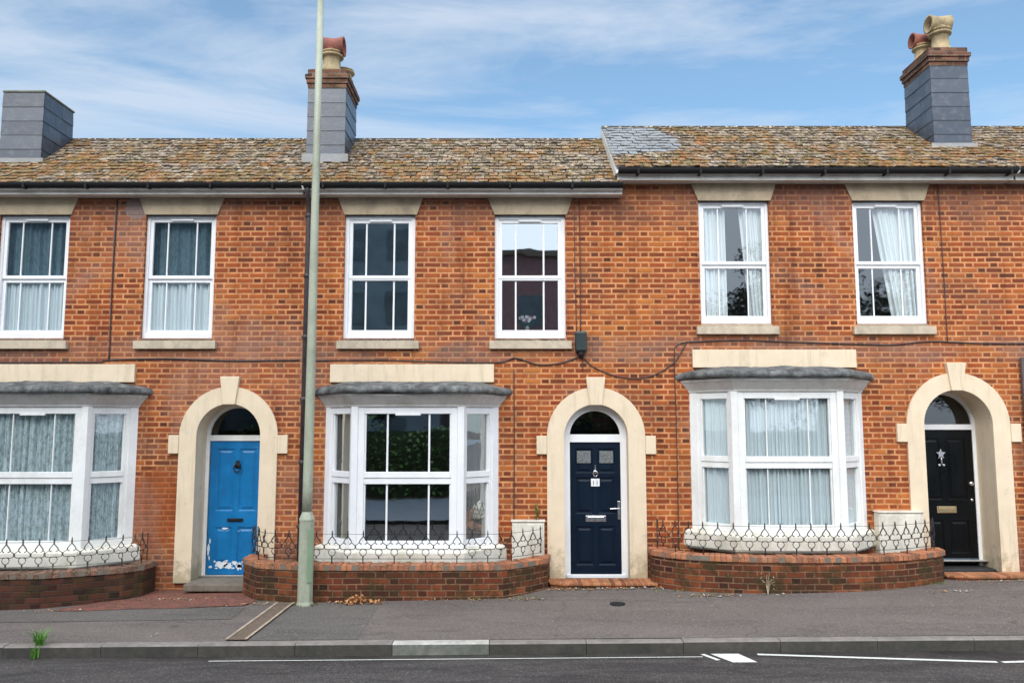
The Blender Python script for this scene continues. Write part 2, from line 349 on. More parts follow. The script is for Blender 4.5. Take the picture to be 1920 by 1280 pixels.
# ------------------------------------------------------------------ mesh helpers
WL = {}
class MB:
    def __init__(s): s.v = []; s.f = []; s.mi = []; s.sm = []; s.tone = []; s.uv = {}
    def add(s, verts, faces, mi=0, smooth=False, tone=(0, 0, 0)):
        o = len(s.v); s.v += [tuple(map(float, p)) for p in verts]
        for f in faces: s.f.append(tuple(o+i for i in f)); s.mi.append(mi); s.sm.append(smooth); s.tone.append(tone)
        return s
    def box(s, x0, x1, y0, y1, z0, z1, mi=0, tone=(0, 0, 0)):
        return s.add([(x0,y0,z0),(x1,y0,z0),(x1,y1,z0),(x0,y1,z0),(x0,y0,z1),(x1,y0,z1),(x1,y1,z1),(x0,y1,z1)],
                     [(3,2,1,0),(4,5,6,7),(0,1,5,4),(1,2,6,5),(2,3,7,6),(3,0,4,7)], mi, False, tone)
    def obox(s, A, B, o0, o1, z0, z1, mi=0):      # box between plan points A and B, offset o0..o1 to the outside (right-hand normal)
        d = (Vector(B)-Vector(A)).normalized(); n = Vector((d.y, -d.x))
        P = [Vector(A)+n*o0, Vector(B)+n*o0, Vector(B)+n*o1, Vector(A)+n*o1]
        return s.prism([tuple(p) for p in (P[3], P[2], P[1], P[0])], z0, z1, mi)
    def prism(s, poly, z0, z1, mi=0, top=None, tone=(0, 0, 0)):     # poly counter-clockwise seen from above; top = other outline
        n = len(poly); top = top or poly
        v = [(x, y, z0) for x, y in poly]+[(x, y, z1) for x, y in top]
        f = [tuple(range(n-1, -1, -1)), tuple(range(n, 2*n))]+[(i, (i+1) % n, n+(i+1) % n, n+i) for i in range(n)]
        return s.add(v, f, mi, False, tone)
    def xz(s, poly, y0, y1, mi=0):           # poly in x,z counter-clockwise seen from the street
        n = len(poly); v = [(x, y0, z) for x, z in poly]+[(x, y1, z) for x, z in poly]
        f = [tuple(range(n)), tuple(range(2*n-1, n-1, -1))]+[((i+1) % n, i, n+i, n+(i+1) % n) for i in range(n)]
        return s.add(v, f, mi)
    def lathe(s, c, prof, n=20, mi=0, axis='z'):
        v = []; f = []
        for r, z in prof:
            for k in range(n):
                a = 2*math.pi*k/n
                p = (r*math.cos(a), r*math.sin(a), z)
                if axis == 'y': p = (p[0], z, p[1])
                if axis == 'x': p = (z, p[0], p[1])
                v.append((c[0]+p[0], c[1]+p[1], c[2]+p[2]))
        for i in range(len(prof)-1):
            for k in range(n): f.append((i*n+k, i*n+(k+1) % n, (i+1)*n+(k+1) % n, (i+1)*n+k))
        f.append(tuple(range(n-1, -1, -1))); f.append(tuple(range((len(prof)-1)*n, len(prof)*n)))
        return s.add(v, f, mi, True)
    def tube(s, pts, r, n=6, mi=0, taper=None):
        pts = [Vector(p) for p in pts]; v = []; f = []
        for i, p in enumerate(pts):
            d = (pts[min(i+1, len(pts)-1)]-pts[max(i-1, 0)]).normalized()
            a = d.cross(Vector((0, 0, 1)) if abs(d.z) < .9 else Vector((0, 1, 0))).normalized(); b = d.cross(a)
            rr = r if taper is None else r+(taper-r)*i/(len(pts)-1)
            for k in range(n):
                t = 2*math.pi*(k+.5)/n; v.append(p+(a*math.cos(t)+b*math.sin(t))*rr)
        for i in range(len(pts)-1):
            for k in range(n): f.append((i*n+k, i*n+(k+1) % n, (i+1)*n+(k+1) % n, (i+1)*n+k))
        f.append(tuple(range(n-1, -1, -1))); f.append(tuple(range((len(pts)-1)*n, len(pts)*n)))
        return s.add(v, f, mi, n > 4)
    def build(s, name, mats, parent=None, bevel=0, tones=False, sub=0):
        if not isinstance(mats, (list, tuple)): mats = [mats]
        xs, ys, zs = zip(*s.v)
        org = Vector(((min(xs)+max(xs))/2, (min(ys)+max(ys))/2, min(zs)))
        me = bpy.data.meshes.new(name); me.from_pydata([tuple(Vector(p)-org) for p in s.v], [], s.f)
        for m in mats: me.materials.append(m)
        me.polygons.foreach_set('material_index', s.mi); me.polygons.foreach_set('use_smooth', s.sm)
        uvl = me.uv_layers.new(name='UVMap'); dat = [0.0]*(2*len(me.loops)); me.update()
        for p in me.polygons:
            n = p.normal
            if p.index in s.uv:
                for li, q in zip(p.loop_indices, s.uv[p.index]): dat[2*li], dat[2*li+1] = q
                continue
            if abs(n.z) < .75:
                t = Vector((-n.y, n.x)); t = t.normalized() if t.length > 1e-6 else Vector((1, 0))
                if t.x < -.3: t = -t
                for li in p.loop_indices:
                    c = Vector(s.v[me.loops[li].vertex_index]); dat[2*li] = c.x*t.x+c.y*t.y; dat[2*li+1] = c.z
            else:
                for li in p.loop_indices:
                    c = s.v[me.loops[li].vertex_index]; dat[2*li] = c[0]; dat[2*li+1] = c[1]
        uvl.data.foreach_set('uv', dat)
        if tones:
            at = me.color_attributes.new('tone', 'FLOAT_COLOR', 'CORNER'); cd = []
            for p in me.polygons:
                t = s.tone[p.index]; cd += [t[0], t[1], t[2], 1.0]*p.loop_total
            at.data.foreach_set('color', cd)
        o = bpy.data.objects.new(name, me); COL.objects.link(o)
        base = WL[parent.name] if parent else Vector((0, 0, 0))
        if parent: o.parent = parent
        o.location = org-base; WL[o.name] = org
        if bevel:
            b = o.modifiers.new('bevel', 'BEVEL'); b.width = bevel; b.segments = 2; b.limit_method = 'ANGLE'; b.angle_limit = R(40)
        return o
def tag(o, label=None, cat=None, group=None, kind=None):
    if label: o['label'] = label
    if cat: o['category'] = cat
    if group: o['group'] = group
    if kind: o['kind'] = kind
    return o
def thing(name, loc, label, cat, group=None):
    o = bpy.data.objects.new(name, None); COL.objects.link(o); o.location = loc; o.empty_display_size = .2
    WL[o.name] = Vector(loc); return tag(o, label, cat, group)

# ------------------------------------------------------------------ ground
def zk(x): x = max(-14, min(14, x)); return -.21+.00755*x          # kerb top
def zb(x): x = max(-14, min(14, x)); return -.113+.0185*x           # pavement at the garden walls
def zp(x, y): t = min(1.0, (y+2.8)/1.85); return zk(x)+(zb(x)-zk(x))*t
def zr(x, y): return zk(x)-.125+.012*(abs(y+2.8) if y > -6.4 else max(0, 7.2-abs(y+2.8)) )
XS = [-120, -60, -30]+[i*.5 for i in range(-28, 29)]+[30, 60, 120]
def sheet(name, xs, ys, zf, m, jit=0):
    b = MB(); v = [(x, y, zf(x, y)+(jit*mnoise.noise(Vector((x*1.3, y*1.7, 0))) if jit else 0)) for y in ys for x in xs]; n = len(xs)
    b.add(v, [(j*n+i, j*n+i+1, (j+1)*n+i+1, (j+1)*n+i) for j in range(len(ys)-1) for i in range(n-1)], 0, True)
    return tag(b.build(name, m), kind='structure')
sheet('road', XS, [-10, -9, -8, -7, -6.4, -5.5, -4.5, -3.8, -3.3, -2.9, -2.79], zr, m_road)
sheet('pavement', XS, [-2.67, -2.2, -1.8, -1.4, -1.0, -.5, .05], zp, m_pave)
sheet('far_pavement', XS, [-16, -13, -10.0], lambda x, y: zk(x)-.02, plain('pale_paving_mat', (.14, .17, .20), .8, .2, 3))
b = MB(); b.add([(-400, -400, -.9), (400, -400, -.9), (400, 400, -.9), (-400, 400, -.9)], [(0, 1, 2, 3)])
tag(b.build('ground', m_soil), kind='structure')
b = MB(); x = -1.33-1.08*26                       # kerb stones, one of them pale
while x < 28:
    j = random.uniform(-.004, .004); mi = 1 if abs(x+1.33) < .01 else 0
    x1 = x+1.072; za, zb_ = zk(x)+j, zk(x1)+j
    y0, y1 = -2.8+random.uniform(-.004, .004), -2.665
    b.add([(x,y0,za-.35),(x1,y0,zb_-.35),(x1,y1,zb_-.35),(x,y1,za-.35),(x,y0,za-.012),(x1,y0,zb_-.012),(x1,y0+.02,zb_+.004),(x,y0+.02,za+.004),(x1,y1,zb_+.004),(x,y1,za+.004)],
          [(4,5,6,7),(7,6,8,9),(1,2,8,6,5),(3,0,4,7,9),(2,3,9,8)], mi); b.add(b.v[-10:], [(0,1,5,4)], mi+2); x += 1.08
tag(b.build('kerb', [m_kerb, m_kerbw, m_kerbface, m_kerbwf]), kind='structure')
b = MB(); b.add([(-28, -2.82, zr(-14,-2.9)+.004), (28, -2.82, zr(14,-2.9)+.004), (28, -2.78, zr(14,-2.9)+.004), (-28, -2.78, zr(-14,-2.9)+.004)], [(0,1,2,3)])
# road markings: thin parking line, end blocks, splayed bay line
def strip(b, pts, wd, zf, lift=.005, mi=0):
    for (xa, ya), (xb, yb) in zip(pts, pts[1:]):
        n = max(1, int(math.hypot(xb-xa, yb-ya)/.5))
        for k in range(n):
            p, q = k/n, (k+1)/n
            ax, ay, bx_, by = xa+(xb-xa)*p, ya+(yb-ya)*p, xa+(xb-xa)*q, ya+(yb-ya)*q
            d = Vector((bx_-ax, by-ay)).normalized(); nn = Vector((-d.y, d.x))*wd/2
            P = [(ax-nn.x, ay-nn.y), (bx_-nn.x, by-nn.y), (bx_+nn.x, by+nn.y), (ax+nn.x, ay+nn.y)]
            b.add([(X, Y, zf(X, Y)+lift) for X, Y in P], [(0, 1, 2, 3)], mi)
b = MB()
strip(b, [(-3.3, -2.985), (2.08, -2.965)], .022, zr)
strip(b, [(2.10, -2.86), (2.22, -3.10)], .05, zr)
b.add([(X, Y, zr(X, Y)+.005) for X, Y in [(2.35, -3.19), (2.61, -3.19), (2.50, -2.85), (2.19, -2.85)]], [(0, 1, 2, 3)])
strip(b, [(2.70, -2.885), (5.12, -3.25)], .06, zr)
strip(b, [(5.17, -3.26), (7.8, -3.05)], .06, zr)
tag(b.build('road_marking', m_line), kind='structure')
# pavement repairs, channel, red tiled apron before the blue door
b = MB(); P = [(-2.95, -1.15), (-2.98, -2.64), (-1.75, -2.64), (-1.55, -1.15)]
sheet('tarmac_patch', [-3.0+.25*i for i in range(6)], [-2.64, -2, -1.5, -1.05], lambda x, y: zp(x, y)+.004, m_patch)
sheet('grey_tarmac', [-9+.5*i for i in range(12)], [-1.75, -1.4, -1.18], lambda x, y: zp(x, y)+.005, m_patch)
ap = [(-5.2, 0), (-5.42, -.45), (-5.75, -.88), (-6.05, -1.22), (-5.6, -1.24), (-5.0, -1.17), (-4.4, -1.19), (-4.0, -1.12), (-3.55, -1.10), (-3.45, -.85), (-3.76, -.5), (-3.78, 0)]
fine = []
for (xa, ya), (xb, yb) in zip(ap, ap[1:]):
    for k in range(6): fine.append((xa+(xb-xa)*k/6+.03*mnoise.noise(Vector((xa+k, ya*3, 1))), ya+(yb-ya)*k/6+.035*mnoise.noise(Vector((xa*3, ya+k*1.7, 5)))))
fine.append(ap[-1]); b = MB(); b.add([(x, y, zp(x, y)+.010) for x, y in fine], [tuple(range(len(fine)))])
tag(b.build('red_tile_path', m_tile), kind='structure')
b = MB(); strip(b, [(-3.02, -1.02), (-3.12, -2.66)], .24, zp, .018)
strip(b, [(-3.13, -1.02), (-3.23, -2.66)], .035, zp, .024, 1); strip(b, [(-2.91, -1.02), (-3.01, -2.66)], .035, zp, .024, 1)
tag(b.build('drain_channel', [plain('channel_dirt_mat', (.14, .10, .07), .9, .3, 20), plain('channel_edge_mat', (.42, .33, .24), .9, .25, 14, (.15, .11, .08), .6, dscale=5)]), kind='structure')
b = MB(); cx, cy = 1.37, -1.32
b.lathe((cx, cy, zp(cx, cy)), [(.10, -.02), (.10, .012), (.075, .014), (.02, .016)], 16)
tag(b.build('stopcock_cover', m_black), 'small round dark metal cover set in the pavement before the navy door', 'drain cover')

# ------------------------------------------------------------------ house pieces
def wall_mb(b, x0, x1, z0, z1, holes, y=0.0, rev=.28):
    xs = sorted({x0, x1, *[h[0] for h in holes], *[h[1] for h in holes]}); zs = sorted({z0, z1, *[h[2] for h in holes], *[h[3] for h in holes]})
    for xa, xb in zip(xs, xs[1:]):
        for za, zb_ in zip(zs, zs[1:]):
            mx_, mz = (xa+xb)/2, (za+zb_)/2
            if any(h[0] < mx_ < h[1] and h[2] < mz < h[3] for h in holes): continue
            b.add([(xa, y, za), (xb, y, za), (xb, y, zb_), (xa, y, zb_)], [(0, 1, 2, 3)])
    for a, c, d, e in holes:
        b.add([(a,y,d),(c,y,d),(c,y,e),(a,y,e),(a,y+rev,d),(c,y+rev,d),(c,y+rev,e),(a,y+rev,e)], [(0,4,5,1),(1,5,6,2),(2,6,7,3),(3,7,4,0)])
    return b

def ring(b, x0, x1, z0, z1, wdt, y0, y1, wb=None):
    wb = wb or wdt
    b.box(x0, x0+wdt, y0, y1, z0, z1); b.box(x1-wdt, x1, y0, y1, z0, z1)
    b.box(x0+wdt, x1-wdt, y0, y1, z1-wdt, z1); b.box(x0+wdt, x1-wdt, y0, y1, z0, z0+wb)

def sash_window(par, xc, z0, z1, w, mat, label, vent=True, style=0):
    x0, x1 = xc-w/2, xc+w/2; b = MB()
    fw = .06 if style == 0 else .045
    ring(b, x0, x1, z0, z1, fw, .055, .19, .08)
    zm = z0+(z1-z0)*.495
    so = .052
    # upper sash stands in front of the lower one
    ring(b, x0+fw, x1-fw, zm-.02, z1-fw, so, .075, .115)
    ring(b, x0+fw, x1-fw, z0+.08, zm-(.02 if style else -.01)-.002, so, .10 if style else .085, .14)
    for q in (.245, .745):
        xb = x0+fw+so+(w-2*fw-2*so)*q
        bw = .013 if style == 0 else .010; b.box(xb-bw, xb+bw, .088, .112, zm+.03, z1-fw-so); b.box(xb-bw, xb+bw, .112, .128, z0+.08+so, zm-.05)
    if vent: b.box(xc-.17, xc+.17, .045, .075, z1-fw-.035, z1-fw-.005)
    o = tag(b.build('window', mat, par, .004), label)
    for za, zb_, y in ((zm+.03, z1-fw-so+.01, .096), (z0+.08+so-.01, zm-.05, .118)):
        g = MB(); g.box(x0+fw+so-.01, x1-fw-so+.01, y, y+.004, za, zb_); g.build('pane', m_glass if style == 0 else m_glass_clear, o)
    return o

def curtain(xa, xb, z0, z1, y, mat, label, folds=8, amp=.018, xa2=None, xb2=None, grp=None, cat='curtain', name='net_curtain', plan=None):
    """hangs between xa..xb at the top and xa2..xb2 at the hem; plan = pair of plan points for canted panes"""
    xa2 = xa if xa2 is None else xa2; xb2 = xb if xb2 is None else xb2
    nx, nz_ = max(40, folds*14), 10; b = MB(); v = []; ph = random.random()*9
    for j in range(nz_+1):
        t = j/nz_; a0, a1 = xa2+(xa-xa2)*t, xb2+(xb-xb2)*t; z = z0+(z1-z0)*t
        for i in range(nx+1):
            q = i/nx; k = q*folds*2*math.pi+ph
            off = amp*1.9*(math.sin(k+.8*math.sin(k*.37+ph))*(.7+.3*math.sin(k*.23))+.5*math.sin(k*2.3+t*1.5)+.4*math.sin(k*.31))
            if plan:
                A, B = Vector(plan[0]), Vector(plan[1]); d = (B-A).normalized(); n = Vector((d.y, -d.x)); p = A+(B-A)*q-n*off
                v.append((p.x, p.y, z))
            else: v.append((a0+(a1-a0)*q, y+off, z+(.01*math.sin(k) if j == 0 else 0)))
    n = nx+1
    b.add(v, [(j*n+i, j*n+i+1, (j+1)*n+i+1, (j+1)*n+i) for j in range(nz_) for i in range(nx)], 0, True)
    return tag(b.build(name, mat), label, cat, grp)

def surround(par, xc, zc, z0, ri, ro, depth, label=None):
    b = MB(); n = 24; yf = -.035
    arc = lambda r, k: (xc+r*math.cos(math.pi*k/n), zc+r*math.sin(math.pi*k/n))
    for sgn in (-1, 1):                                   # pillars
        a, c = sorted((xc+sgn*ri, xc+sgn*ro)); b.box(a, c, yf, depth, z0, zc)
    for k in range(n):                                    # arch ring
        p = [arc(ri, k), arc(ro, k), arc(ro, k+1), arc(ri, k+1)]
        b.xz(p, yf, depth)
    # plain spandrel behind the ring closes the square opening
    o = b.build('door_surround', m_cream, par)
    for sgn in (-1, 1):
        e = MB(); a, c = sorted((xc+sgn*(ro+.003), xc+sgn*(ro+.155))); e.box(a, c, yf-.012, .05, zc-.26, zc+.01)
        e.build('springer', m_cream, o, .006)
    k = MB(); k.xz([(xc-.09, zc+ri-.012), (xc+.09, zc+ri-.012), (xc+.145, zc+ro+.15), (xc-.145, zc+ro+.15)], yf-.035, .05)
    k.build('keystone', m_cream, o, .008)
    return o

def door_frame(par, xc, zc, z0, ri, y, fw, mat, ztop, gap=.09):
    """frame with round-headed fanlight; ztop = top of the door leaf"""
    b = MB(); n = 24; r0 = ri-.002; r1 = ri-fw
    for sgn in (-1, 1):
        a, c = sorted((xc+sgn*r0, xc+sgn*r1)); b.box(a, c, y-.03, y+.06, z0, zc)
    for k in range(n):
        A, B = math.pi*k/n, math.pi*(k+1)/n
        p = [(xc+r*math.cos(t), zc+r*math.sin(t)) for r, t in ((r1, A), (r0, A), (r0, B), (r1, B))]
        b.xz(p, y-.03, y+.06)
    b.box(xc-r1, xc+r1, y-.035, y+.06, ztop+.004, ztop+gap)
    o = b.build('door_frame', mat, par)
    g = MB(); zt = ztop+gap
    pts = [(xc-r1, zt), (xc+r1, zt)]+[(xc+r1*math.cos(math.pi*k/n), zc+r1*math.sin(math.pi*k/n)) for k in range(0, n+1) if zc+r1*math.sin(math.pi*k/n) > zt]
    g.xz(pts, y+.01, y+.016); g.build('fanlight', m_glass_dark, o)
    return o

def panelled_door(par, x0, x1, z0, z1, y, mat, panels, label, field=True):
    """stiles and rails stand 14 mm proud of the sunk panels"""
    b = MB(); b.box(x0, x1, y, y+.045, z0, z1)
    xs = sorted({x0, x1, *[p[0] for p in panels], *[p[1] for p in panels]}); zs = sorted({z0, z1, *[p[2] for p in panels], *[p[3] for p in panels]})
    for za, zb_ in zip(zs, zs[1:]):
        run = None
        for xa, xb in zip(xs, xs[1:]):
            ins = any(p[0]-1e-6 < (xa+xb)/2 < p[1] and p[2] < (za+zb_)/2 < p[3] for p in panels)
            if not ins: b.add([(xa, y-.014, za), (xb, y-.014, za), (xb, y-.014, zb_), (xa, y-.014, zb_)], [(0, 1, 2, 3)])
    for a, c, d, e in panels:
        i = .028; F = [(a,d),(c,d),(c,e),(a,e)]; G = [(a+i*.6,d+i*.6),(c-i*.6,d+i*.6),(c-i*.6,e-i*.6),(a+i*.6,e-i*.6)]
        b.add([(x, y-.014, z) for x, z in F]+[(x, y-.002, z) for x, z in G], [(k, (k+1) % 4, 4+(k+1) % 4, 4+k) for k in range(4)])
        if field:
            H = [(a+i*1.3,d+i*1.3),(c-i*1.3,d+i*1.3),(c-i*1.3,e-i*1.3),(a+i*1.3,e-i*1.3)]; J = [(a+i*2.2,d+i*2.2),(c-i*2.2,d+i*2.2),(c-i*2.2,e-i*2.2),(a+i*2.2,e-i*2.2)]
            b.add([(x, y-.001, z) for x, z in H]+[(x, y-.012, z) for x, z in J], [(k, (k+1) % 4, 4+(k+1) % 4, 4+k) for k in range(4)]+[(4, 5, 6, 7)])
    b.box(x0, x0+.004, y-.014, y, z0, z1); b.box(x1-.004, x1, y-.014, y, z0, z1); b.box(x0, x1, y-.014, y, z1-.004, z1); b.box(x0, x1, y-.014, y, z0, z0+.004)
    return tag(b.build('door', mat, par), label)

def roof_part(par, x0, x1, ze, zrg, clean=None, seed=1):
    rnd = random.Random(seed); b = MB(); Y0, Y1 = -.32, 1.5
    L_ = math.hypot(Y1-Y0, zrg-ze); d = Vector((0, (Y1-Y0)/L_, (zrg-ze)/L_)); nrm = Vector((0, -d.z, d.y))
    b.box(x0+.01, x1-.01, Y0+.06, Y1, ze-.10, ze-.05, 1)
    # deck (front and back slope)
    yb = 2*Y1-Y0
    b.add([(x0,Y0+.02,ze-.05),(x1,Y0+.02,ze-.05),(x1,Y1,zrg-.035),(x0,Y1,zrg-.035),(x0,yb,ze-.02),(x1,yb,ze-.02),(x0,Y0+.02,ze-.09),(x1,Y0+.02,ze-.09),(x0,yb,ze-.09),(x1,yb,ze-.09)],
          [(0,1,3+0-0,3) if False else (0,1,2,3),(3,2,5,4),(6,7,1,0),(6,0,3,4,8),(7,9,5,2,1),(8,4,5,9),(7,6,8,9)], 1)
    rows = 15; e = L_/rows; wS = .14
    for r in range(rows):
        n = int((x1-x0)/wS)+2; off = (r % 2)*wS/2
        for k in range(-1, n):
            a = x0+k*wS+off+rnd.uniform(-.006, .006); c = a+wS-rnd.uniform(.004, .012)
            a = max(a, x0); c = min(c, x1)
            if c-a < .03: continue
            s0 = r*e+rnd.uniform(-.030, .030); s1 = min((r+1)*e+.06, L_); lift = .022+rnd.uniform(-.004, .010); l2 = .004; tw = rnd.uniform(-.005, .005)
            P0 = Vector((0, Y0, ze))+d*s0; P1 = Vector((0, Y0, ze))+d*s1
            q = [P0+nrm*(lift+tw), P0+nrm*(lift-tw), P1+nrm*l2, P1+nrm*l2]; ql = [P0+nrm*(lift+tw-.012), P0+nrm*(lift-tw-.012)]
            v = [(a, q[0].y, q[0].z), (c, q[1].y, q[1].z), (c, q[2].y, q[2].z), (a, q[3].y, q[3].z), (a, ql[0].y, ql[0].z), (c, ql[1].y, ql[1].z)]
            cl = 1.0 if clean and clean((a+c)/2, s0/L_) else 0.0
            b.add(v, [(0, 1, 2, 3), (4, 5, 1, 0), (4, 0, 3), (1, 5, 2)], 0, False, (rnd.random(), cl, rnd.random()))
    o = b.build('roof', [m_roof, m_fascia], par, tones=True)
    rb = MB(); x = x0                                    # ridge tiles
    while x < x1-.02:
        xe = min(x+.45, x1)
        prof = [(-.10, -.07), (-.05, -.012), (0, .005), (.05, -.012), (.10, -.07)]
        v = [(X, Y1+py, zrg+pz+.012) for X in (x+.003, xe-.003) for py, pz in prof]
        rb.add(v, [(i, i+1, 5+i+1, 5+i) for i in range(4)]+[(4, 3, 2, 1, 0), (5, 6, 7, 8, 9)], 0); x += .45
    rb.build('ridge_tile', m_roof, o)
    # moss cushions in the joints
    mb_ = MB()
    for _ in range(int((x1-x0)*14)):
        X = rnd.uniform(x0+.1, x1-.1); sp = rnd.random()**1.7*L_*.95; P = Vector((X, Y0, ze))+d*sp+nrm*.02
        if clean and clean(X, sp/L_): continue
        rr = rnd.uniform(.012, .035); n = 6
        v = [(P.x+rr*math.cos(t*math.pi*2/n)*1.3, P.y+rr*math.sin(t*2*math.pi/n)*d.y, P.z+rr*math.sin(t*2*math.pi/n)*d.z) for t in range(n)]+[(P.x, P.y-.012, P.z+rr*.6)]
        mb_.add(v, [(t, (t+1) % n, n) for t in range(n)], 0, True)
    mo = mb_.build('moss', m_moss, o); mo['kind'] = 'stuff'
    return o

def eaves(par, x0, x1, ze):
    b = MB(); zf1 = ze-.05; zf0 = ze-.185
    b.box(x0, x1, -.235, -.21, zf0, zf1); b.box(x0, x1, -.21, -.001, zf0+.012, zf0+.03)
    b.build('fascia', m_fascia, par, .003)
    g = MB(); prof = []
    for k in range(9):
        a = math.pi+math.pi*k/8; prof.append((-.312+.074*math.cos(a), ze-.036+.074*math.sin(a)))
    inn = [(-.312+.066*math.cos(math.pi+math.pi*k/8), ze-.036+.066*math.sin(math.pi+math.pi*k/8)) for k in range(8, -1, -1)]
    pr = prof+inn; n = len(pr)
    g.add([(X, y, z) for X in (x0, x1) for y, z in pr], [(i, (i+1) % n, n+(i+1) % n, n+i) for i in range(n)]+[tuple(range(n-1, -1, -1)), tuple(range(n, 2*n))])
    x = x0+.3
    while x < x1:                                        # brackets
        g.box(x-.014, x+.014, -.392, -.234, ze-.126, ze-.033); x += .93
    g.build('gutter', m_black, par)

def chimney(par, x0, x1, y0, y1, zbase, ztop, cap, pots, seed):
    rnd = random.Random(seed); b = MB(); b.box(x0, x1, y0, y1, zbase-.9, ztop)
    for side in range(3):                                # hung slates on front and both sides
        z = zbase-.75; row = 0
        while z < ztop-.02:
            h = .235; L0, L1 = (x0, x1) if side == 0 else (y0, y1)
            wS = .34 if side else (x1-x0)
            q = L0-(row % 2)*(.17 if side else 0)
            while q < L1-.01:
                a, c = max(q, L0)+.002, min(q+wS, L1)-.002
                if c-a > .02:
                    t0 = .013+rnd.uniform(0, .004); zt = min(z+h, ztop); tone = (rnd.random(),)*3
                    if side == 0: v = [(a-.01,y0-t0,z),(c+.01,y0-t0,z),(c+.01,y0-.006,zt),(a-.01,y0-.006,zt),(a-.01,y0,z),(c+.01,y0,z)]
                    elif side == 1: v = [(x1+t0,a,z),(x1+t0,c,z),(x1+.006,c,zt),(x1+.006,a,zt),(x1,a,z),(x1,c,z)]
                    else: v = [(x0-t0,c,z),(x0-t0,a,z),(x0-.006,a,zt),(x0-.006,c,zt),(x0,c,z),(x0,a,z)]
                    b.add(v, [(0,1,2,3),(4,5,1,0),(4,0,3),(1,5,2)], 0, False, tone)
                q += wS
            z += h; row += 1
    o = b.build('chimney', m_slatehung, par, tones=True)
    f = MB()
    f.box(x0-.07, x1+.07, y0-.055, y0-.03, zbase-.13, zbase+.03); f.build('flashing', m_leadfl, o)
    if cap:
        c = MB(); z = ztop
        for k, ov in enumerate((.015, .035, .055, .02)):
            hh = .075 if k < 3 else .09
            c.box(x0-ov, x1+ov, y0-ov, y1+ov, z+.001, z+hh); z += hh
        c.prism([(x0-.02, y0-.02), (x1+.02, y0-.02), (x1+.02, y1+.02), (x0-.02, y1+.02)], z, z+.06, 0, [(x0+.1, y0+.1), (x1-.1, y0+.1), (x1-.1, y1-.1), (x0+.1, y1-.1)])
        c.build('brick_cap', m_brick_chim, o, .01)
        for (px, py, r, h, kind, dirx) in pots:
            p = MB(); zz = z+.03
            p.lathe((px, py, zz), [(r*1.18, -.03), (r*1.15, .05), (r, .09), (r*.92, h*.72), (r*1.0, h*.74), (r*1.28, h*.78), (r*1.3, h*.84), (r*1.02, h*.86), (r*.98, h*.93), (r*1.2, h*.95), (r*1.2, h)], 20)
            po = p.build('chimney_pot', m_buff, o)
            if kind:
                q = MB(); zc = zz+h+r*.75; rr = r*.95; s_ = dirx     # hooded cowl lying on its side
                prof = [(rr*.75, -r*1.2), (rr*1.12, -r*1.15), (rr*1.0, -r*.4), (rr*.95, r*.5), (rr*1.15, r*1.35), (rr*.9, r*1.35), (rr*.8, r*.3), (.01, r*.2)]
                q.lathe((px, py, zc), [(a, c_*s_) for a, c_ in prof], 18, 0, 'x')
                q.lathe((px, py, zz+h-.01), [(r*.9, 0), (r*.8, r*.7)], 14)
                q.build('cowl', m_buff if kind == 1 else m_red, par)
            else:
                pass
    else:
        c = MB(); c.box(x0-.02, x1+.02, y0-.02, y1+.02, ztop+.001, ztop+.03); 
        c.prism([(x0-.02, y0-.02), (x1+.02, y0-.02), (x1+.02, y1+.02), (x0-.02, y1+.02)], ztop+.03, ztop+.09, 0, [(x0+.12, y0+.12), (x1-.12, y0+.12), (x1-.12, y1-.12), (x0+.12, y1-.12)])
        c.build('mortar_cap', plain('mossy_mortar_mat', (.20, .20, .17), .9, .3, 10, (.10, .11, .03), .8), o, .01)
    return o

def off(poly, k):      # crude outward offset for the bay outline (front at -Y)
    (a, b_), (c, d), (e, f), (g, h) = poly
    return [(a-k, b_), (c-k*.55, d-k), (e+k*.55, f-k), (g+k, h)]

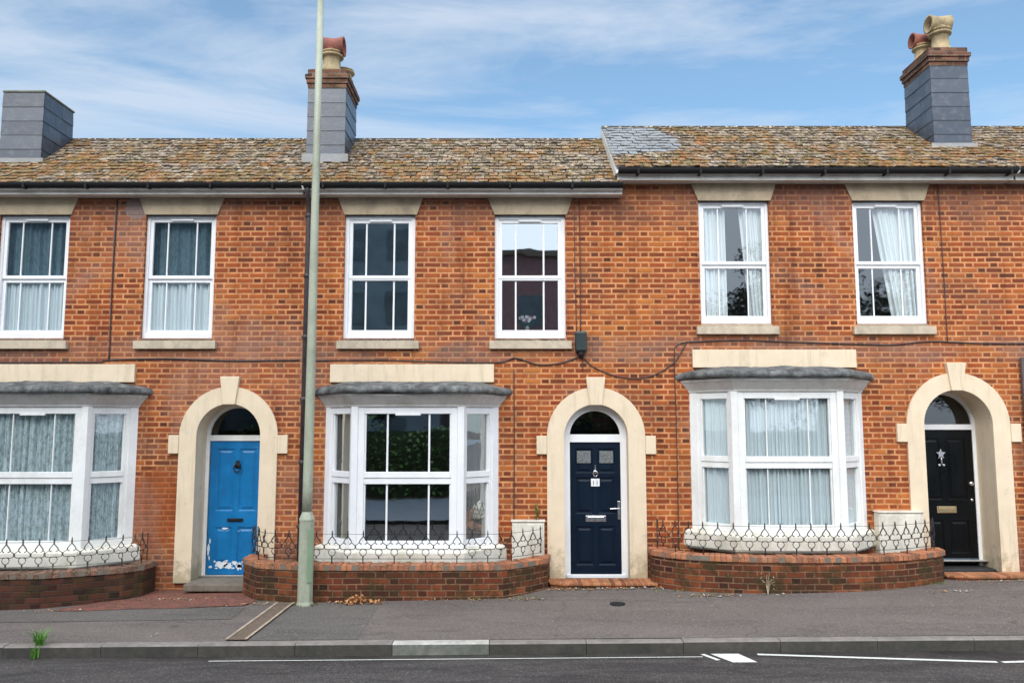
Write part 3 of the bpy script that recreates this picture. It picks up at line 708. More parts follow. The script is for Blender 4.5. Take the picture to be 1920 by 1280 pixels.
def bay(par, xc, dz, mat, curt, bars=True, style=0):
    hw, fr, dp = 1.29, .76, .5
    P = [(xc-hw, 0.0), (xc-fr, -dp), (xc+fr, -dp), (xc+hw, 0.0)]
    z0, z1 = .47+dz, 2.46+dz; zm = 1.45+dz; b = MB()
    # corner posts and wall jambs
    for (px, py) in (P[1], P[2]):
        b.prism([(px-.075, py+.06), (px-.045, py-.012), (px+.045, py-.012), (px+.075, py+.06), (px, py+.12)][::1], z0, z1)
    panes = []
    for i, (A, B) in enumerate(zip(P, P[1:])):
        A_, B_ = Vector(A), Vector(B); d = (B_-A_).normalized(); ln = (B_-A_).length
        m0 = .10 if i == 0 else .05; m1 = .10 if i == 2 else .05
        if i == 1: m0 = m1 = .055
        a, c = A_+d*m0, A_+d*(ln-m1)
        at = lambda t: A_+d*t
        if i == 0: b.obox(A_, at(m0+.02), -.10, .0, z0, z1)
        if i == 2: b.obox(at(ln-m1-.02), B_, -.10, .0, z0, z1)
        s0, s1 = m0, ln-m1; fw = .085 if i == 1 else .07
        b.obox(at(s0), at(s0+fw), -.09, -.012, z0, z1); b.obox(at(s1-fw), at(s1), -.09, -.012, z0, z1)
        tp = .10 
        b.obox(at(s0+fw), at(s1-fw), -.09, -.014, z1-tp, z1); b.obox(at(s0+fw), at(s1-fw), -.09, -.014, z0, z0+.10)
        b.obox(at(s0+fw), at(s1-fw), -.075, -.008, zm+.003, zm+.085); b.obox(at(s0+fw), at(s1-fw), -.09, -.022, zm-.085, zm-.001)
        iw = .022                                       # slim sash inner edge
        for (za, zb_, oo) in ((zm+.085, z1-tp, -.03), (z0+.10, zm-.085, -.04)):
            b.obox(at(s0+fw), at(s0+fw+iw), oo-.04, oo, za, zb_); b.obox(at(s1-fw-iw), at(s1-fw), oo-.04, oo, za, zb_)
            if i == 1 and bars:
                for q in (.255, .755):
                    t = s0+fw+iw+(s1-s0-2*fw-2*iw)*q; bw = .013 if style == 0 else .008; b.obox(at(t-bw), at(t+bw), oo-.03, oo-.01, za, zb_)
            panes.append((at(s0+fw), at(s1-fw), oo-.026, za-.005, zb_+.005))
    if True: b.box(xc-.18, xc+.18, -dp-.002, -dp+.03, z1-.125, z1-.10)
    o = b.build('bay_window', mat, par, .004)
    for A_, B_, oo, za, zb_ in panes:
        g = MB(); g.obox(A_, B_, oo-.004, oo, za, zb_); g.build('pane', m_glass if style == 0 else m_glass_clear, o)
    # plinth, stone sill with rounded nose
    pl = MB(); Q = off(P, -.02); pl.prism(Q, -.4+dz, .20+dz); pl.build('plinth', m_brick_low, o)
    def bow(k, n=14, sag=.05):
        q = off(P, k); pts = []
        for (a, b_), (c, d) in zip(q, q[1:]):
            for t in range(n): pts.append((a+(c-a)*t/n, b_+(d-b_)*t/n))
        pts.append(q[3])
        return [(x, y-(sag*max(0, 1-((x-xc)/(hw+k))**2) if y < -.02 else 0)) for x, y in pts]
    s = MB(); s.prism(bow(.09), .20+dz, .235+dz, 0, bow(.125)); s.prism(bow(.125), .2355+dz, .43+dz, 0, bow(.12)); s.prism(bow(.12), .4305+dz, .468+dz, 0, bow(.05))
    s.build('sill', m_baysill, o, .006)
    # flared cornice
    c = MB(); zc = z1
    c.prism(bow(.012, sag=.0), zc+.001, zc+.03, 0, bow(.02, sag=0)); c.prism(bow(.02, sag=0), zc+.0305, zc+.15, 0, bow(.115, sag=.03)); c.prism(bow(.125, sag=.03), zc+.1505, zc+.185, 0, bow(.13, sag=.03))
    c.build('cornice', m_cornice, o)
    # lead roof: lumpy rolled edge rising to the wall
    rb = MB(); prof = [(.15, .186), (.185, .192), (.205, .215), (.20, .255), (.17, .285), (.05, .315), (-.25, .375)]
    rows = []
    rn = random.Random(int(xc*10)+50)
    for k, zz in prof:
        pts = bow(k, 20, .03); rows.append([(x+.02*mnoise.noise(Vector((x*6, zz*9, 1))), min(y, .0)+(.018*mnoise.noise(Vector((x*9, zz*18, 3))) if y < -.02 else 0), zc+zz+.020*mnoise.noise(Vector((x*3.5, zz*4, xc)))+.008*mnoise.noise(Vector((x*13, zz*16, xc)))) for x, y in pts])
    n = len(rows[0]); v = [p for r_ in rows for p in r_]
    rb.add(v, [(j*n+i, j*n+i+1, (j+1)*n+i+1, (j+1)*n+i) for j in range(len(rows)-1) for i in range(n-1)]+[tuple(range(n-1, -1, -1))], 0, True)
    rb.build('lead_roof', m_lead, o)
    # rendered panel on the wall above
    p = MB(); p.box(xc-1.235, xc+1.22, -.045, .02, z1+.375, z1+.645); p.build('render_panel', m_cream, o, .005)
    return o

def bay_curtains(xc, dz, spec):
    hw, fr, dp = 1.29, .76, .5
    for s in spec: 
        kind, mat, lab, folds = s[:4]
        z0, z1 = .56+dz, 2.42+dz
        if kind == 'front': 
            a, c = (s[4], s[5]) if len(s) > 4 else (-fr+.05, fr-.05)
            curtain(xc+a, xc+c, z0, z1, -dp+.125, mat, lab, folds, .016)
        if kind == 'left': curtain(0, 0, z0, z1, 0, mat, lab, folds, .012, plan=((xc-hw+.15, -.01), (xc-fr+.02, -dp+.15)))
        if kind == 'right': curtain(0, 0, z0, z1, 0, mat, lab, folds, .012, plan=((xc+fr-.02, -dp+.15), (xc+hw-.15, -.01)))

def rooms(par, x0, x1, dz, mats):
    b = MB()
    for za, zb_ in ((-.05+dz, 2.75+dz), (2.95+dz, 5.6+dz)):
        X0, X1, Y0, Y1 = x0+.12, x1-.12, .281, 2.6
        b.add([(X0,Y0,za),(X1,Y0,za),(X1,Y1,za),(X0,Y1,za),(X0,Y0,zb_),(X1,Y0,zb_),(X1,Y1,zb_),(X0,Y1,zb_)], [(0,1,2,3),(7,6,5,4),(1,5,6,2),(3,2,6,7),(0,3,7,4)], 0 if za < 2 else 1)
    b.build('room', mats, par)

def lintel(b, xc, z0, z1): b.xz([(xc-.545, z0), (xc+.565, z0), (xc+.655, z1), (xc-.65, z1)], -.03, .06)

GRP = 'brick terraced houses'
def house(x0, x1, dz, label, wins=(), bayx=None, doorx=None, door_r=.475, door_zc=2.04, door_z0=-.05, wmat=None, style=0, ext=None, roof_x=None, clean=None, seed=1, wlabels=(None, None), baymat=None):
    h = thing('terraced_house', ((x0+x1)/2, 1.4, -.1), label, 'house', GRP)
    ztop = 5.84+dz-.18
    holes = [(xw-.54, xw+.54, 3.5+dz, 5.40+dz) for xw in wins]
    if bayx is not None: holes.append((bayx-1.14, bayx+1.14, .47+dz, 2.45+dz))
    if doorx is not None: holes.append((doorx-door_r-.05, doorx+door_r+.05, -.6, door_zc+door_r+.05))
    b = MB(); wall_mb(b, x0, x1, -.6, ztop, holes)
    if ext: b.add([(ext[0], 0, ztop), (ext[1], 0, ztop), (ext[1], 0, ext[2]), (ext[0], 0, ext[2])], [(0, 1, 2, 3)])
    b.add([(x0,0,-.6),(x0,3.3,-.6),(x0,3.3,ztop),(x0,0,ztop),(x1,0,-.6),(x1,3.3,-.6),(x1,3.3,ztop),(x1,0,ztop)], [(3,2,1,0),(4,5,6,7),(1,2,6,5)])
    b.build('wall', m_brick, h)
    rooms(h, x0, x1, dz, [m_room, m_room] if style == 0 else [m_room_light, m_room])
    rx = roof_x or (x0, x1)
    roof_part(h, rx[0], rx[1], 5.80+dz+(.03 if dz else 0), 7.15+dz, clean, seed)
    eaves(h, rx[0]+.03, rx[1], 5.84+dz)
    for xw, wl in zip(wins, wlabels):
        wo = sash_window(h, xw, 3.5+dz, 5.40+dz, 1.08, wmat, wl, True, style)
        s = MB(); s.box(xw-.615, xw+.62, -.07, .055, 3.335+dz, 3.455+dz); s.box(xw-.54, xw+.54, -.0, .055, 3.455+dz, 3.499+dz); s.build('sill', m_stone, wo, .006)
        l = MB(); lintel(l, xw, 5.40+dz, 5.668+dz); l.build('lintel', m_lintel, wo, .004)
    if bayx is not None: bay(h, bayx, dz, baymat, None, True, style)
    if doorx is not None: surround(h, doorx, door_zc, door_z0, door_r, door_r+.255, {0: .30, 1: .5, 2: .6}[style])
    return h

# ---- house 1 (blue door), plain neighbour beyond it
H1 = house(-8.55, -3.15, 0, 'brick house with peeling blue front door, at the left end of the row', (-7.31, -5.07), -6.87, -4.215, .475, 2.04, -.09, m_upvc, 1, seed=3,
           wlabels=('first floor sash window cut by the left edge, dim above and net curtained below', 'first floor sash window above the blue door'), baymat=m_wood)
H2 = house(-3.15, 2.2, 0, 'brick house with navy front door, between the tall lamp post and the roof step', (-2.02, .275), -1.49, 1.25, .475, 2.03, -.05, m_upvc, 0, ext=(1.66, 2.2, 5.90),
           roof_x=(-3.15, 1.66), seed=4, wlabels=('first floor window nearest the lamp post, dark inside', 'first floor window with a vase of flowers inside'), baymat=m_upvc)
H3 = house(2.2, 7.58, .22, 'taller brick house with glossy black front door and the chimney with two cowled pots', (3.40, 5.76), 3.945, 6.645, .512, 2.21, .06, m_upvc, 2,
           roof_x=(1.56, 7.58), clean=lambda x, t: (x < 2.75-.75*abs(t-.55)-.5*(t < .3) and t > .22), seed=5,
           wlabels=('first floor window with both drapes drawn to the sides', 'first floor window with one drape slanting down on the right'), baymat=m_wood)
H4 = house(7.58, 13.0, .22, 'sliver of brick house with black downpipe at the right edge of the photo', (9.0,), None, None, wmat=m_upvc, style=2, seed=6, wlabels=(None,))
H0 = house(-14.0, -8.55, 0, 'brick house beyond the squat slate chimney at the left end', (-12.9, -10.6), None, None, wmat=m_upvc, style=1, seed=8, wlabels=(None, None))

# ---- chimneys
chimney(H1, -8.24, -7.585, .49, 1.35, 6.42, 7.56, False, [], 11)
chimney(H2, -3.30, -2.70, .49, 1.35, 6.49, 7.63, True, [(-2.99, .72, .15, .36, 2, 1), (-2.87, 1.12, .14, .24, 0, 1)], 12)
chimney(H3, 6.84, 7.44, .55, 1.40, 6.69, 8.03, True, [(7.17, .80, .14, .40, 1, -1), (7.05, 1.16, .125, .30, 2, -1)], 13)

# ---- doors
def thin(b, pts, y0, y1): b.xz(pts, y0, y1)
# blue door, four panels, peeling at the foot
x0, x1, z0, z1, y = -4.625, -3.805, -.045, 1.955, .40
door_frame(H1, -4.215, 2.04, -.09, .475, y, .055, m_wood, z1)
D1 = panelled_door(H1, x0, x1, z0, z1, y, m_blue, [(x0+.10, -4.255, .90, 1.84), (-4.175, x1-.10, .90, 1.84), (x0+.10, -4.255, .12, .66), (-4.175, x1-.10, .12, .66)], 'bright blue front door with paint peeled off along its foot')
b = MB(); b.lathe((-4.20, y-.03, 1.585), [(.045, -.0), (.05, .012)], 14, 0, 'y'); b.tube([(-4.20+.055*math.sin(t), y-.045, 1.545-.055*math.cos(t)) for t in [k*math.pi/6 for k in range(13)]], .009, 6); b.box(-4.225, -4.175, y-.04, y-.013, 1.60, 1.66)
b.build('knocker', m_iron, D1)
b = MB(); b.box(-4.33, -4.09, y-.032, y-.013, .745, .79); b.box(-4.29, -4.13, y-.045, y-.031, .755, .782); b.build('letterbox', m_black, D1, .004)
rn = random.Random(5)
for (cx, cz, wx, wz) in ((-4.40, .10, .11, .055), (-4.29, .08, .07, .05), (-4.20, .13, .05, .03), (-4.13, .07, .06, .05), (-4.05, .14, .045, .02), (-4.56, .07, .03, .02), (-4.36, .64, .05, .015), (-4.60, .32, .02, .10), (-3.93, .18, .015, .015), (-4.12, .09, .05, .04), (-4.50, .15, .02, .015), (-4.47, .05, .03, .012), (-4.32, .16, .03, .012), (-4.22, .05, .035, .012), (-4.0, .06, .02, .03), (-3.97, .12, .012, .02), (-4.58, .45, .012, .05), (-4.585, .2, .012, .04), (-4.15, .60, .012, .006), (-3.86, .3, .01, .03)):
    n = 26; pts = []
    for k in range(n):
        a = 2*math.pi*k/n; q = rn.uniform(.6, 1.12); pts.append((cx+wx*q*math.cos(a), cz+wz*q*math.sin(a)))
    fl = MB(); fl.xz(pts, y-.0185, y-.0145); fl.build('bare_patch', m_flake, D1)
b = MB(); b.box(-4.69, -3.74, -.30, .52, -.16, -.06); b.build('doorstep', m_concrete, H1, .015)
# navy door
x0, x1, z0, z1, y = .872, 1.628, .005, 1.94, .18
door_frame(H2, 1.25, 2.03, -.05, .475, y, .095, m_upvc, z1, .12)
c1, c2 = 1.215, 1.285
D2 = panelled_door(H2, x0, x1, z0, z1, y, m_navy, [(x0+.08, c1, 1.48, 1.85), (c2, x1-.08, 1.48, 1.85), (x0+.08, c1, .88, 1.42), (c2, x1-.08, .88, 1.42), (x0+.08, c1, .13, .70), (c2, x1-.08, .13, .70)], 'navy blue six panel front door')
for a, c in ((x0+.105, c1-.03), (c2+.03, x1-.105)):
    g = MB(); g.box(a, c, y-.022, y-.0145, 1.63, 1.81); g.build('pane', plain('obscure_glass_mat', (.16, .17, .17), .25, .4, 60), D2, .004)
b = MB(); b.lathe((1.25, y-.03, 1.50), [(.03, 0), (.034, .014)], 14, 0, 'y'); b.tube([(1.25+.035*math.sin(t), y-.045, 1.475-.04*math.cos(t)) for t in [k*math.pi/6 for k in range(13)]], .009, 6); b.box(1.24, 1.26, y-.035, y-.0135, 1.52, 1.60); b.build('knocker', m_chrome, D2)
b = MB(); b.box(1.185, 1.315, y-.022, y-.0145, 1.285, 1.40); pl = b.build('number_plate', m_white, D2, .004)
b = MB(); b.box(1.10, 1.405, y-.026, y-.0145, .765, .855); b.box(1.13, 1.375, y-.034, y-.0255, .782, .838); b.build('letter_plate', m_chrome, D2, .004)
b = MB(); b.box(1.578, 1.618, y-.028, y-.0145, .80, 1.07); b.tube([(1.598, y-.06, .96), (1.54, y-.062, .962), (1.46, y-.06, .958)], .011, 8); b.tube([(1.598, y-.02, .96), (1.598, y-.06, .96)], .012, 8); b.build('handle', m_chrome, D2, .004)
b = MB(); b.box(x0-.06, x1+.06, y-.05, y+.05, -.05, .002); b.build('threshold', m_upvc, D2, .006)
cu = bpy.data.curves.new('numerals', 'FONT'); cu.body = '1'; cu.size = .085; cu.align_x = 'CENTER'; cu.extrude = .0015
to = bpy.data.objects.new('numerals_tmp', cu); COL.objects.link(to); dg = bpy.context.evaluated_depsgraph_get()
tm = bpy.data.meshes.new_from_object(to.evaluated_get(dg)); bpy.data.objects.remove(to)
tm.materials.clear(); tm.materials.append(m_black)
for dx in (-.026, .026):
    num = bpy.data.objects.new('numeral', tm); COL.objects.link(num); num.parent = pl
    num.rotation_euler = (R(90), 0, 0); num.location = Vector((1.25+dx, y-.0245, 1.312))-WL[pl.name]
# black door
x0, x1, z0, z1, y = 6.19, 7.10, .10, 2.125, .46
door_frame(H3, 6.645, 2.21, .06, .512, y, .055, m_upvc, z1, .085)
c1, c2 = 6.60, 6.69
D3 = panelled_door(H3, x0, x1, z0, z1, y, m_blackd, [(x0+.11, c1, 1.06, 2.0), (c2, x1-.11, 1.06, 2.0), (x0+.11, c1, .26, .76), (c2, x1-.11, .26, .76)], 'glossy black four panel front door')
b = MB()
st = [(6.60+.075*(1 if k % 2 == 0 else .45)*math.sin(k*math.pi/5), 1.755+.085*(1 if k % 2 == 0 else .45)*math.cos(k*math.pi/5)) for k in range(10)]
b.xz(st[::-1], y-.04, y-.0145); b.tube([(6.60, y-.04, 1.70), (6.60, y-.045, 1.60)], .014, 6); b.lathe((6.57, y-.04, 1.585), [(.02, 0), (.022, .015), (.01, .025)], 10, 0, 'y'); b.lathe((6.635, y-.04, 1.585), [(.02, 0), (.022, .015), (.01, .025)], 10, 0, 'y')
b.build('knocker', m_chrome, D3, .003)
b = MB(); b.box(6.50, 6.80, y-.026, y-.0145, .865, .965); b.box(6.53, 6.77, y-.033, y-.0255, .885, .945); b.build('letter_plate', m_brass, D3, .004)
b = MB(); b.lathe((7.04, y-.06, 1.31), [(.01, 0), (.032, .01), (.034, .02), (.012, .03), (.012, .044), (.028, .046)], 14, 0, 'y'); b.build('door_knob', m_chrome, D3)
b = MB(); b.lathe((7.045, y-.03, 1.06), [(.02, 0), (.024, .015)], 12, 0, 'y'); b.build('keyhole_cover', m_chrome, D3)
b = MB(); b.xz([(x0+.02, .13), (x1-.02, .13), (x1-.02, .19), (x0+.02, .19)], y-.06, y-.0145); b.build('weather_bar', plain('grey_gloss_mat', (.08, .10, .13), .25, .1), D3, .012)
b = MB(); b.box(6.135, 7.155, .10, .56, -.10, .085); b.build('doorstep', plain('dark_step_mat', (.03, .03, .032), .6, .2), H3, .01)

# steps in front of the doors
def step(xs, name, label, mat, y0, ztop, x0, x1):
    pts = [(x0, -.02), (x0+.05, y0+.10), (x0+.18, y0+.02), (x0+.35, y0), (x1-.35, y0), (x1-.18, y0+.02), (x1-.05, y0+.10), (x1, -.02)]
    b = MB(); b.prism(pts, -.3, ztop-.035, 1); b.prism([(a+(-.012 if a < (x0+x1)/2 else .012), c-.012) for a, c in pts], ztop-.0345, ztop, 0)
    tag(b.build(name, mat, None, .008), label, 'step', 'front steps')
step(0, 'front_step', 'low worn red brick step below the navy door', [m_cop, m_brick_low], -.42, -.02, .50, 2.28)
step(0, 'front_step', 'long low red brick step below the black door', [m_cop, m_brick_low], -.36, .07, 6.18, 9.2)

# ------------------------------------------------------------------ curtains and window contents
wy = .17
curtain(-7.80, -6.84, 3.55, 4.48, wy, m_net, 'pale blue net curtain in the lower half of the leftmost upstairs window', 9, .016)
curtain(-7.80, -6.84, 4.46, 5.36, wy+.03, m_dim, 'dark teal fabric in the upper half of the leftmost upstairs window', 6, .016, name='dark_curtain')
curtain(-5.58, -4.56, 3.55, 4.48, wy, m_net, 'white net curtain below the rail of the window over the blue door', 7, .018)
curtain(-5.58, -4.56, 4.46, 5.36, wy+.05, m_dim, 'dim grey blue fabric above the rail of the window over the blue door', 5, .016, name='dark_curtain')
curtain(2.90, 3.30, 3.78, 5.60, wy, m_drape, 'pale drape drawn to the left of the window nearest the roof step', 4, .02, None, 3.30)
curtain(3.52, 3.90, 3.78, 5.60, wy, m_drape, 'pale drape drawn to the right of the window nearest the roof step', 4, .02, 3.66, 3.90)
curtain(5.60, 6.27, 3.78, 5.60, wy, m_drape, 'pale drape slanting down inside the upstairs window nearest the black door', 6, .02, 5.86, 6.27)
bay_curtains(-6.87, 0, [('front', m_lace, 'lace net across the front of the bay beside the blue door', 12), ('right', m_lace, 'lace net in the narrow side pane of the bay beside the blue door', 6), ('left', m_lace, 'lace net in the far side pane beyond the left edge', 6)])
bay_curtains(-1.49, 0, [('left', m_dull, 'dull drape in the narrow left side of the dark centred bay', 3), ('right', m_dull, 'grey drape in the narrow right side of the dark centred bay', 3)])
bay_curtains(3.945, .22, [('front', m_net, 'white net gathered across the front of the bay beside the black door', 22), ('left', m_net, 'white net in the left side pane of the bay beside the black door', 5), ('right', m_net, 'white net in the right side pane of the bay beside the black door', 5)])
# vase of flowers
v = thing('flower_vase', (.235, .19, 3.50), 'small vase of pink and white flowers inside the first floor window', 'vase')
b = MB(); b.lathe((.235, .19, 3.50), [(.03, 0), (.045, .05), (.04, .12), (.028, .17), (.035, .20)], 14); b.build('vase_body', plain('vase_glass_mat', (.30, .38, .36), .2, .1), v)
b = MB(); rn = random.Random(3)
for mi in (0, 1):
    for k in range(9):
        a, e = rn.uniform(0, 6.28), rn.uniform(.2, 1); r = rn.uniform(.02, .11); c = Vector((.235+r*math.cos(a)*1.1, .17+.04*math.sin(a), 3.76+.09*e))
        for q in range(5):
            t = q*1.257+a; rr = .022
            b.add([c, c+Vector((rr*math.cos(t), -.01, rr*math.sin(t))), c+Vector((1.3*rr*math.cos(t+.6), -.004, 1.3*rr*math.sin(t+.6))), c+Vector((rr*math.cos(t+1.1), -.01, rr*math.sin(t+1.1)))], [(0, 1, 2, 3)], mi)
b.build('petals', [m_pink, m_pwhite], v)
b = MB()
for k in range(7): b.tube([(.235, .19, 3.68), (.235+rn.uniform(-.08, .08), .18, 3.80)], .003, 4)
b.build('stems', m_green, v)

# ------------------------------------------------------------------ downpipes, cables, boxes
def downpipe(par, X, zt, zgut, name='downpipe'):
    b = MB(); b.tube([(X+.03, -.30, zgut-.08), (X+.03, -.29, zgut-.15), (X+.01, -.16, zgut-.27), (X, -.075, zgut-.38), (X, -.07, zgut-.5), (X, -.07, -.15)], .036, 12)
    z = zgut-.5
    while z > 0: b.lathe((X, -.07, z), [(.036, 0), (.046, .005), (.046, .06), (.036, .065)], 12); b.box(X-.06, X+.06, -.06, .005, z+.01, z+.05); z -= .93
    b.build('downpipe', m_pipe, par)
downpipe(H2, -3.10, 5.6, 5.84)
b = MB(); b.tube([(7.64, -.06, 3.2), (7.64, -.06, .1)], .035, 12); b.build('downpipe', m_pipe, H4)
def cable(pts, label, r=.009, grp='cables clipped to the facade'):
    b = MB(); P = [Vector(p) for p in pts]; fine = []
    for i in range(len(P)-1):
        p0, p1, p2, p3 = P[max(i-1, 0)], P[i], P[i+1], P[min(i+2, len(P)-1)]
        for k in range(8):
            t = k/8; fine.append(.5*((2*p1)+(-p0+p2)*t+(2*p0-5*p1+4*p2-p3)*t*t+(-p0+3*p1-3*p2+p3)*t**3))
    fine.append(P[-1]); b.tube(fine, r, 5)
    return tag(b.build('wall_cable', m_pipe), label, 'cable', grp)
cy = -.016
cable([(-9, cy, 3.12), (-7.0, cy, 3.135), (-6.2, cy, 3.14), (-6.08, cy, 3.17), (-5.2, cy, 3.19), (-4.2, cy, 3.16), (-3.2, cy, 3.17)], 'dark cable sagging across the brick above the blue door arch', .012)
cable([(-6.06, cy, 5.64), (-6.07, cy, 4.5), (-6.06, cy, 3.16)], 'black vertical cable between the two upstairs windows left of the lamp post', .012)
cable([(-3.0, cy, 3.16), (-2.0, cy, 3.17), (-1.0, cy, 3.14), (-.2, cy, 3.135), (.05, cy, 3.20), (.4, cy, 3.10), (.75, cy, 3.13), (1.03, cy, 3.23)], 'dark cable running from behind the lamp post to the black junction box', .010)
cable([(1.05, cy, 3.23), (1.25, cy, 3.05), (1.65, cy, 2.91), (2.05, cy, 2.92), (2.42, cy, 3.12), (2.62, cy, 3.42)], 'cable swagging right from the black junction box to the window sill', .009)
cable([(2.66, cy, 3.44), (2.50, cy, 3.40), (2.44, cy, 3.20), (2.45, cy, 2.2), (2.45, cy, .35)], 'thin cable dropping down the brick beside the right bay', .007)
cable([(2.62, cy, 3.44), (3.4, cy, 3.47), (4.3, cy, 3.44), (5.2, cy, 3.41), (5.75, cy, 3.40), (6.3, cy, 3.45), (7.2, cy, 3.42), (9, cy, 3.42)], 'dark cable running level above the right bay and the black door', .010)
cable([(.95, cy, 5.64), (.955, cy, 4.6), (.975, cy, 3.6)], 'left wire of the pair above the black junction box', .006)
cable([(1.03, cy, 5.64), (1.04, cy, 4.6), (1.035, cy, 3.6)], 'right wire of the pair above the black junction box', .008)
cable([(6.55, cy, 5.85), (6.56, cy, 4.6), (6.56, cy, 3.43)], 'black vertical wire right of the last full upstairs window', .007)
cable([(.03, cy, 3.02), (.035, cy, 2.0), (.03, cy, .8)], 'thin conduit down the brick between the centre bay and navy door', .008)
cable([(1.06, cy, 3.2), (1.06, cy, 3.0)], 'short wire tail under the black junction box', .007)
jb = thing('junction_box', (1.035, -.03, 3.22), 'black cable junction box on the brick above the navy door', 'junction box')
b = MB(); b.box(.945, 1.125, -.11, -.001, 3.29, 3.60); b.build('box_body', plain('box_black_mat', (.018, .03, .03), .35, .2), jb, .03)
b = MB(); b.lathe((1.035, -.05, 3.20), [(.02, 0), (.045, .04), (.05, .088)], 10); b.build('cable_gland', m_black, jb)
for (xa, xb, za, zt, lab) in ((.0, .47, .15, .80, 'cream meter box low on the wall left of the navy door'), (5.33, 5.98, .25, .93, 'larger cream meter box on the wall left of the black door')):
    t = thing('meter_box', ((xa+xb)/2, -.08, za), lab, 'meter box', 'meter boxes')
    b = MB(); b.box(xa, xb, -.17, -.002, za, zt); b.prism([(xa-.015, -.19), (xb+.015, -.19), (xb+.015, -.002), (xa-.015, -.002)], zt+.001, zt+.02); b.build('cabinet', m_box, t, .008)
    b = MB(); b.box(xa+.03, xb-.03, -.182, -.1705, za+.03, zt-.03); d = b.build('box_door', m_box, t, .004)
    b = MB(); b.lathe((xb-.06, -.192, (za+zt)/2), [(.012, 0), (.014, .009)], 8, 0, 'y'); b.build('latch', m_black, d)

# ------------------------------------------------------------------ garden walls with railings
def offset_path(P, k):
    out = []
    for i, p in enumerate(P):
        a = Vector(P[max(i-1, 0)]); c = Vector(P[min(i+1, len(P)-1)]); d = (c-a).normalized(); n = Vector((-d.y, d.x))
        out.append((p[0]+n.x*k, p[1]+n.y*k))
    return out
def smooth_path(P, n=6):
    V = [Vector(p) for p in P]; out = []
    for i in range(len(V)-1):
        p0, p1, p2, p3 = V[max(i-1, 0)], V[i], V[i+1], V[min(i+2, len(V)-1)]
        for k in range(n):
            t = k/n; q = .5*((2*p1)+(-p0+p2)*t+(2*p0-5*p1+4*p2-p3)*t*t+(-p0+3*p1-3*p2+p3)*t**3); out.append((q.x, q.y))
    out.append(P[-1]); return out
def slab(b, P, k0, k1, z0, z1, mi=0, jit=0):
    A, B = offset_path(P, k0), offset_path(P, k1); n = len(P); run = P[0][0]
    for i in range(n-1):
        l = math.hypot(P[i+1][0]-P[i][0], P[i+1][1]-P[i][1]); fi = len(b.f)+1; za, zc_ = z0(A[i][0]), z1(A[i][0]); zb2, zd = z0(A[i+1][0]), z1(A[i+1][0])
        b.uv[fi] = [(run, za), (run+l, zb2), (run+l, zd), (run, zc_)]; b.uv[fi+1] = [(run+l, zb2), (run, za), (run, zc_), (run+l, zd)]; run += l
        b.add([(*A[i], z0(A[i][0])), (*A[i+1], z0(A[i+1][0])), (*B[i+1], z0(B[i+1][0])), (*B[i], z0(B[i][0])),
               (*A[i], z1(A[i][0])), (*A[i+1], z1(A[i+1][0])), (*B[i+1], z1(B[i+1][0])), (*B[i], z1(B[i][0]))],
              [(3,2,1,0)]*0+[(4,5,6,7),(0,1,5,4),(2,3,7,6)]+([(3,0,4,7)] if i == 0 else [])+([(1,2,6,5)] if i == n-2 else []), mi)
def fence_unit(b, at, s, w, H):
    """one repeat of the scrolled ironwork; at(s, z) maps run and height to a point"""
    h_ = w/2; T = lambda pts, r=.005: b.tube([at(s+u, z) for u, z in pts], r*1.25, 4)
    T([(0, .30), (0, .365)], .0085); T([(0, .355), (0, .385)], .0045)
    for g in (-1, 1):
        T([(0, .305), (g*.022, .28), (g*.048, .245), (g*.053, .222), (g*.036, .205), (g*.022, .203)], .0065)
        T([(g*.050, .225), (g*.075, .205), (g*.098, .188), (g*h_, .17)])
        T([(g*h_, .165), (g*.09, .135), (g*.05, .128), (g*.018, .135)])
        T([(0, .135), (g*.036, .125), (g*.049, .095), (g*.036, .062), (0, .038)])
    T([(h_, .145), (h_, .19)], .009)
    T([(0, .045), (0, .005)], .009)
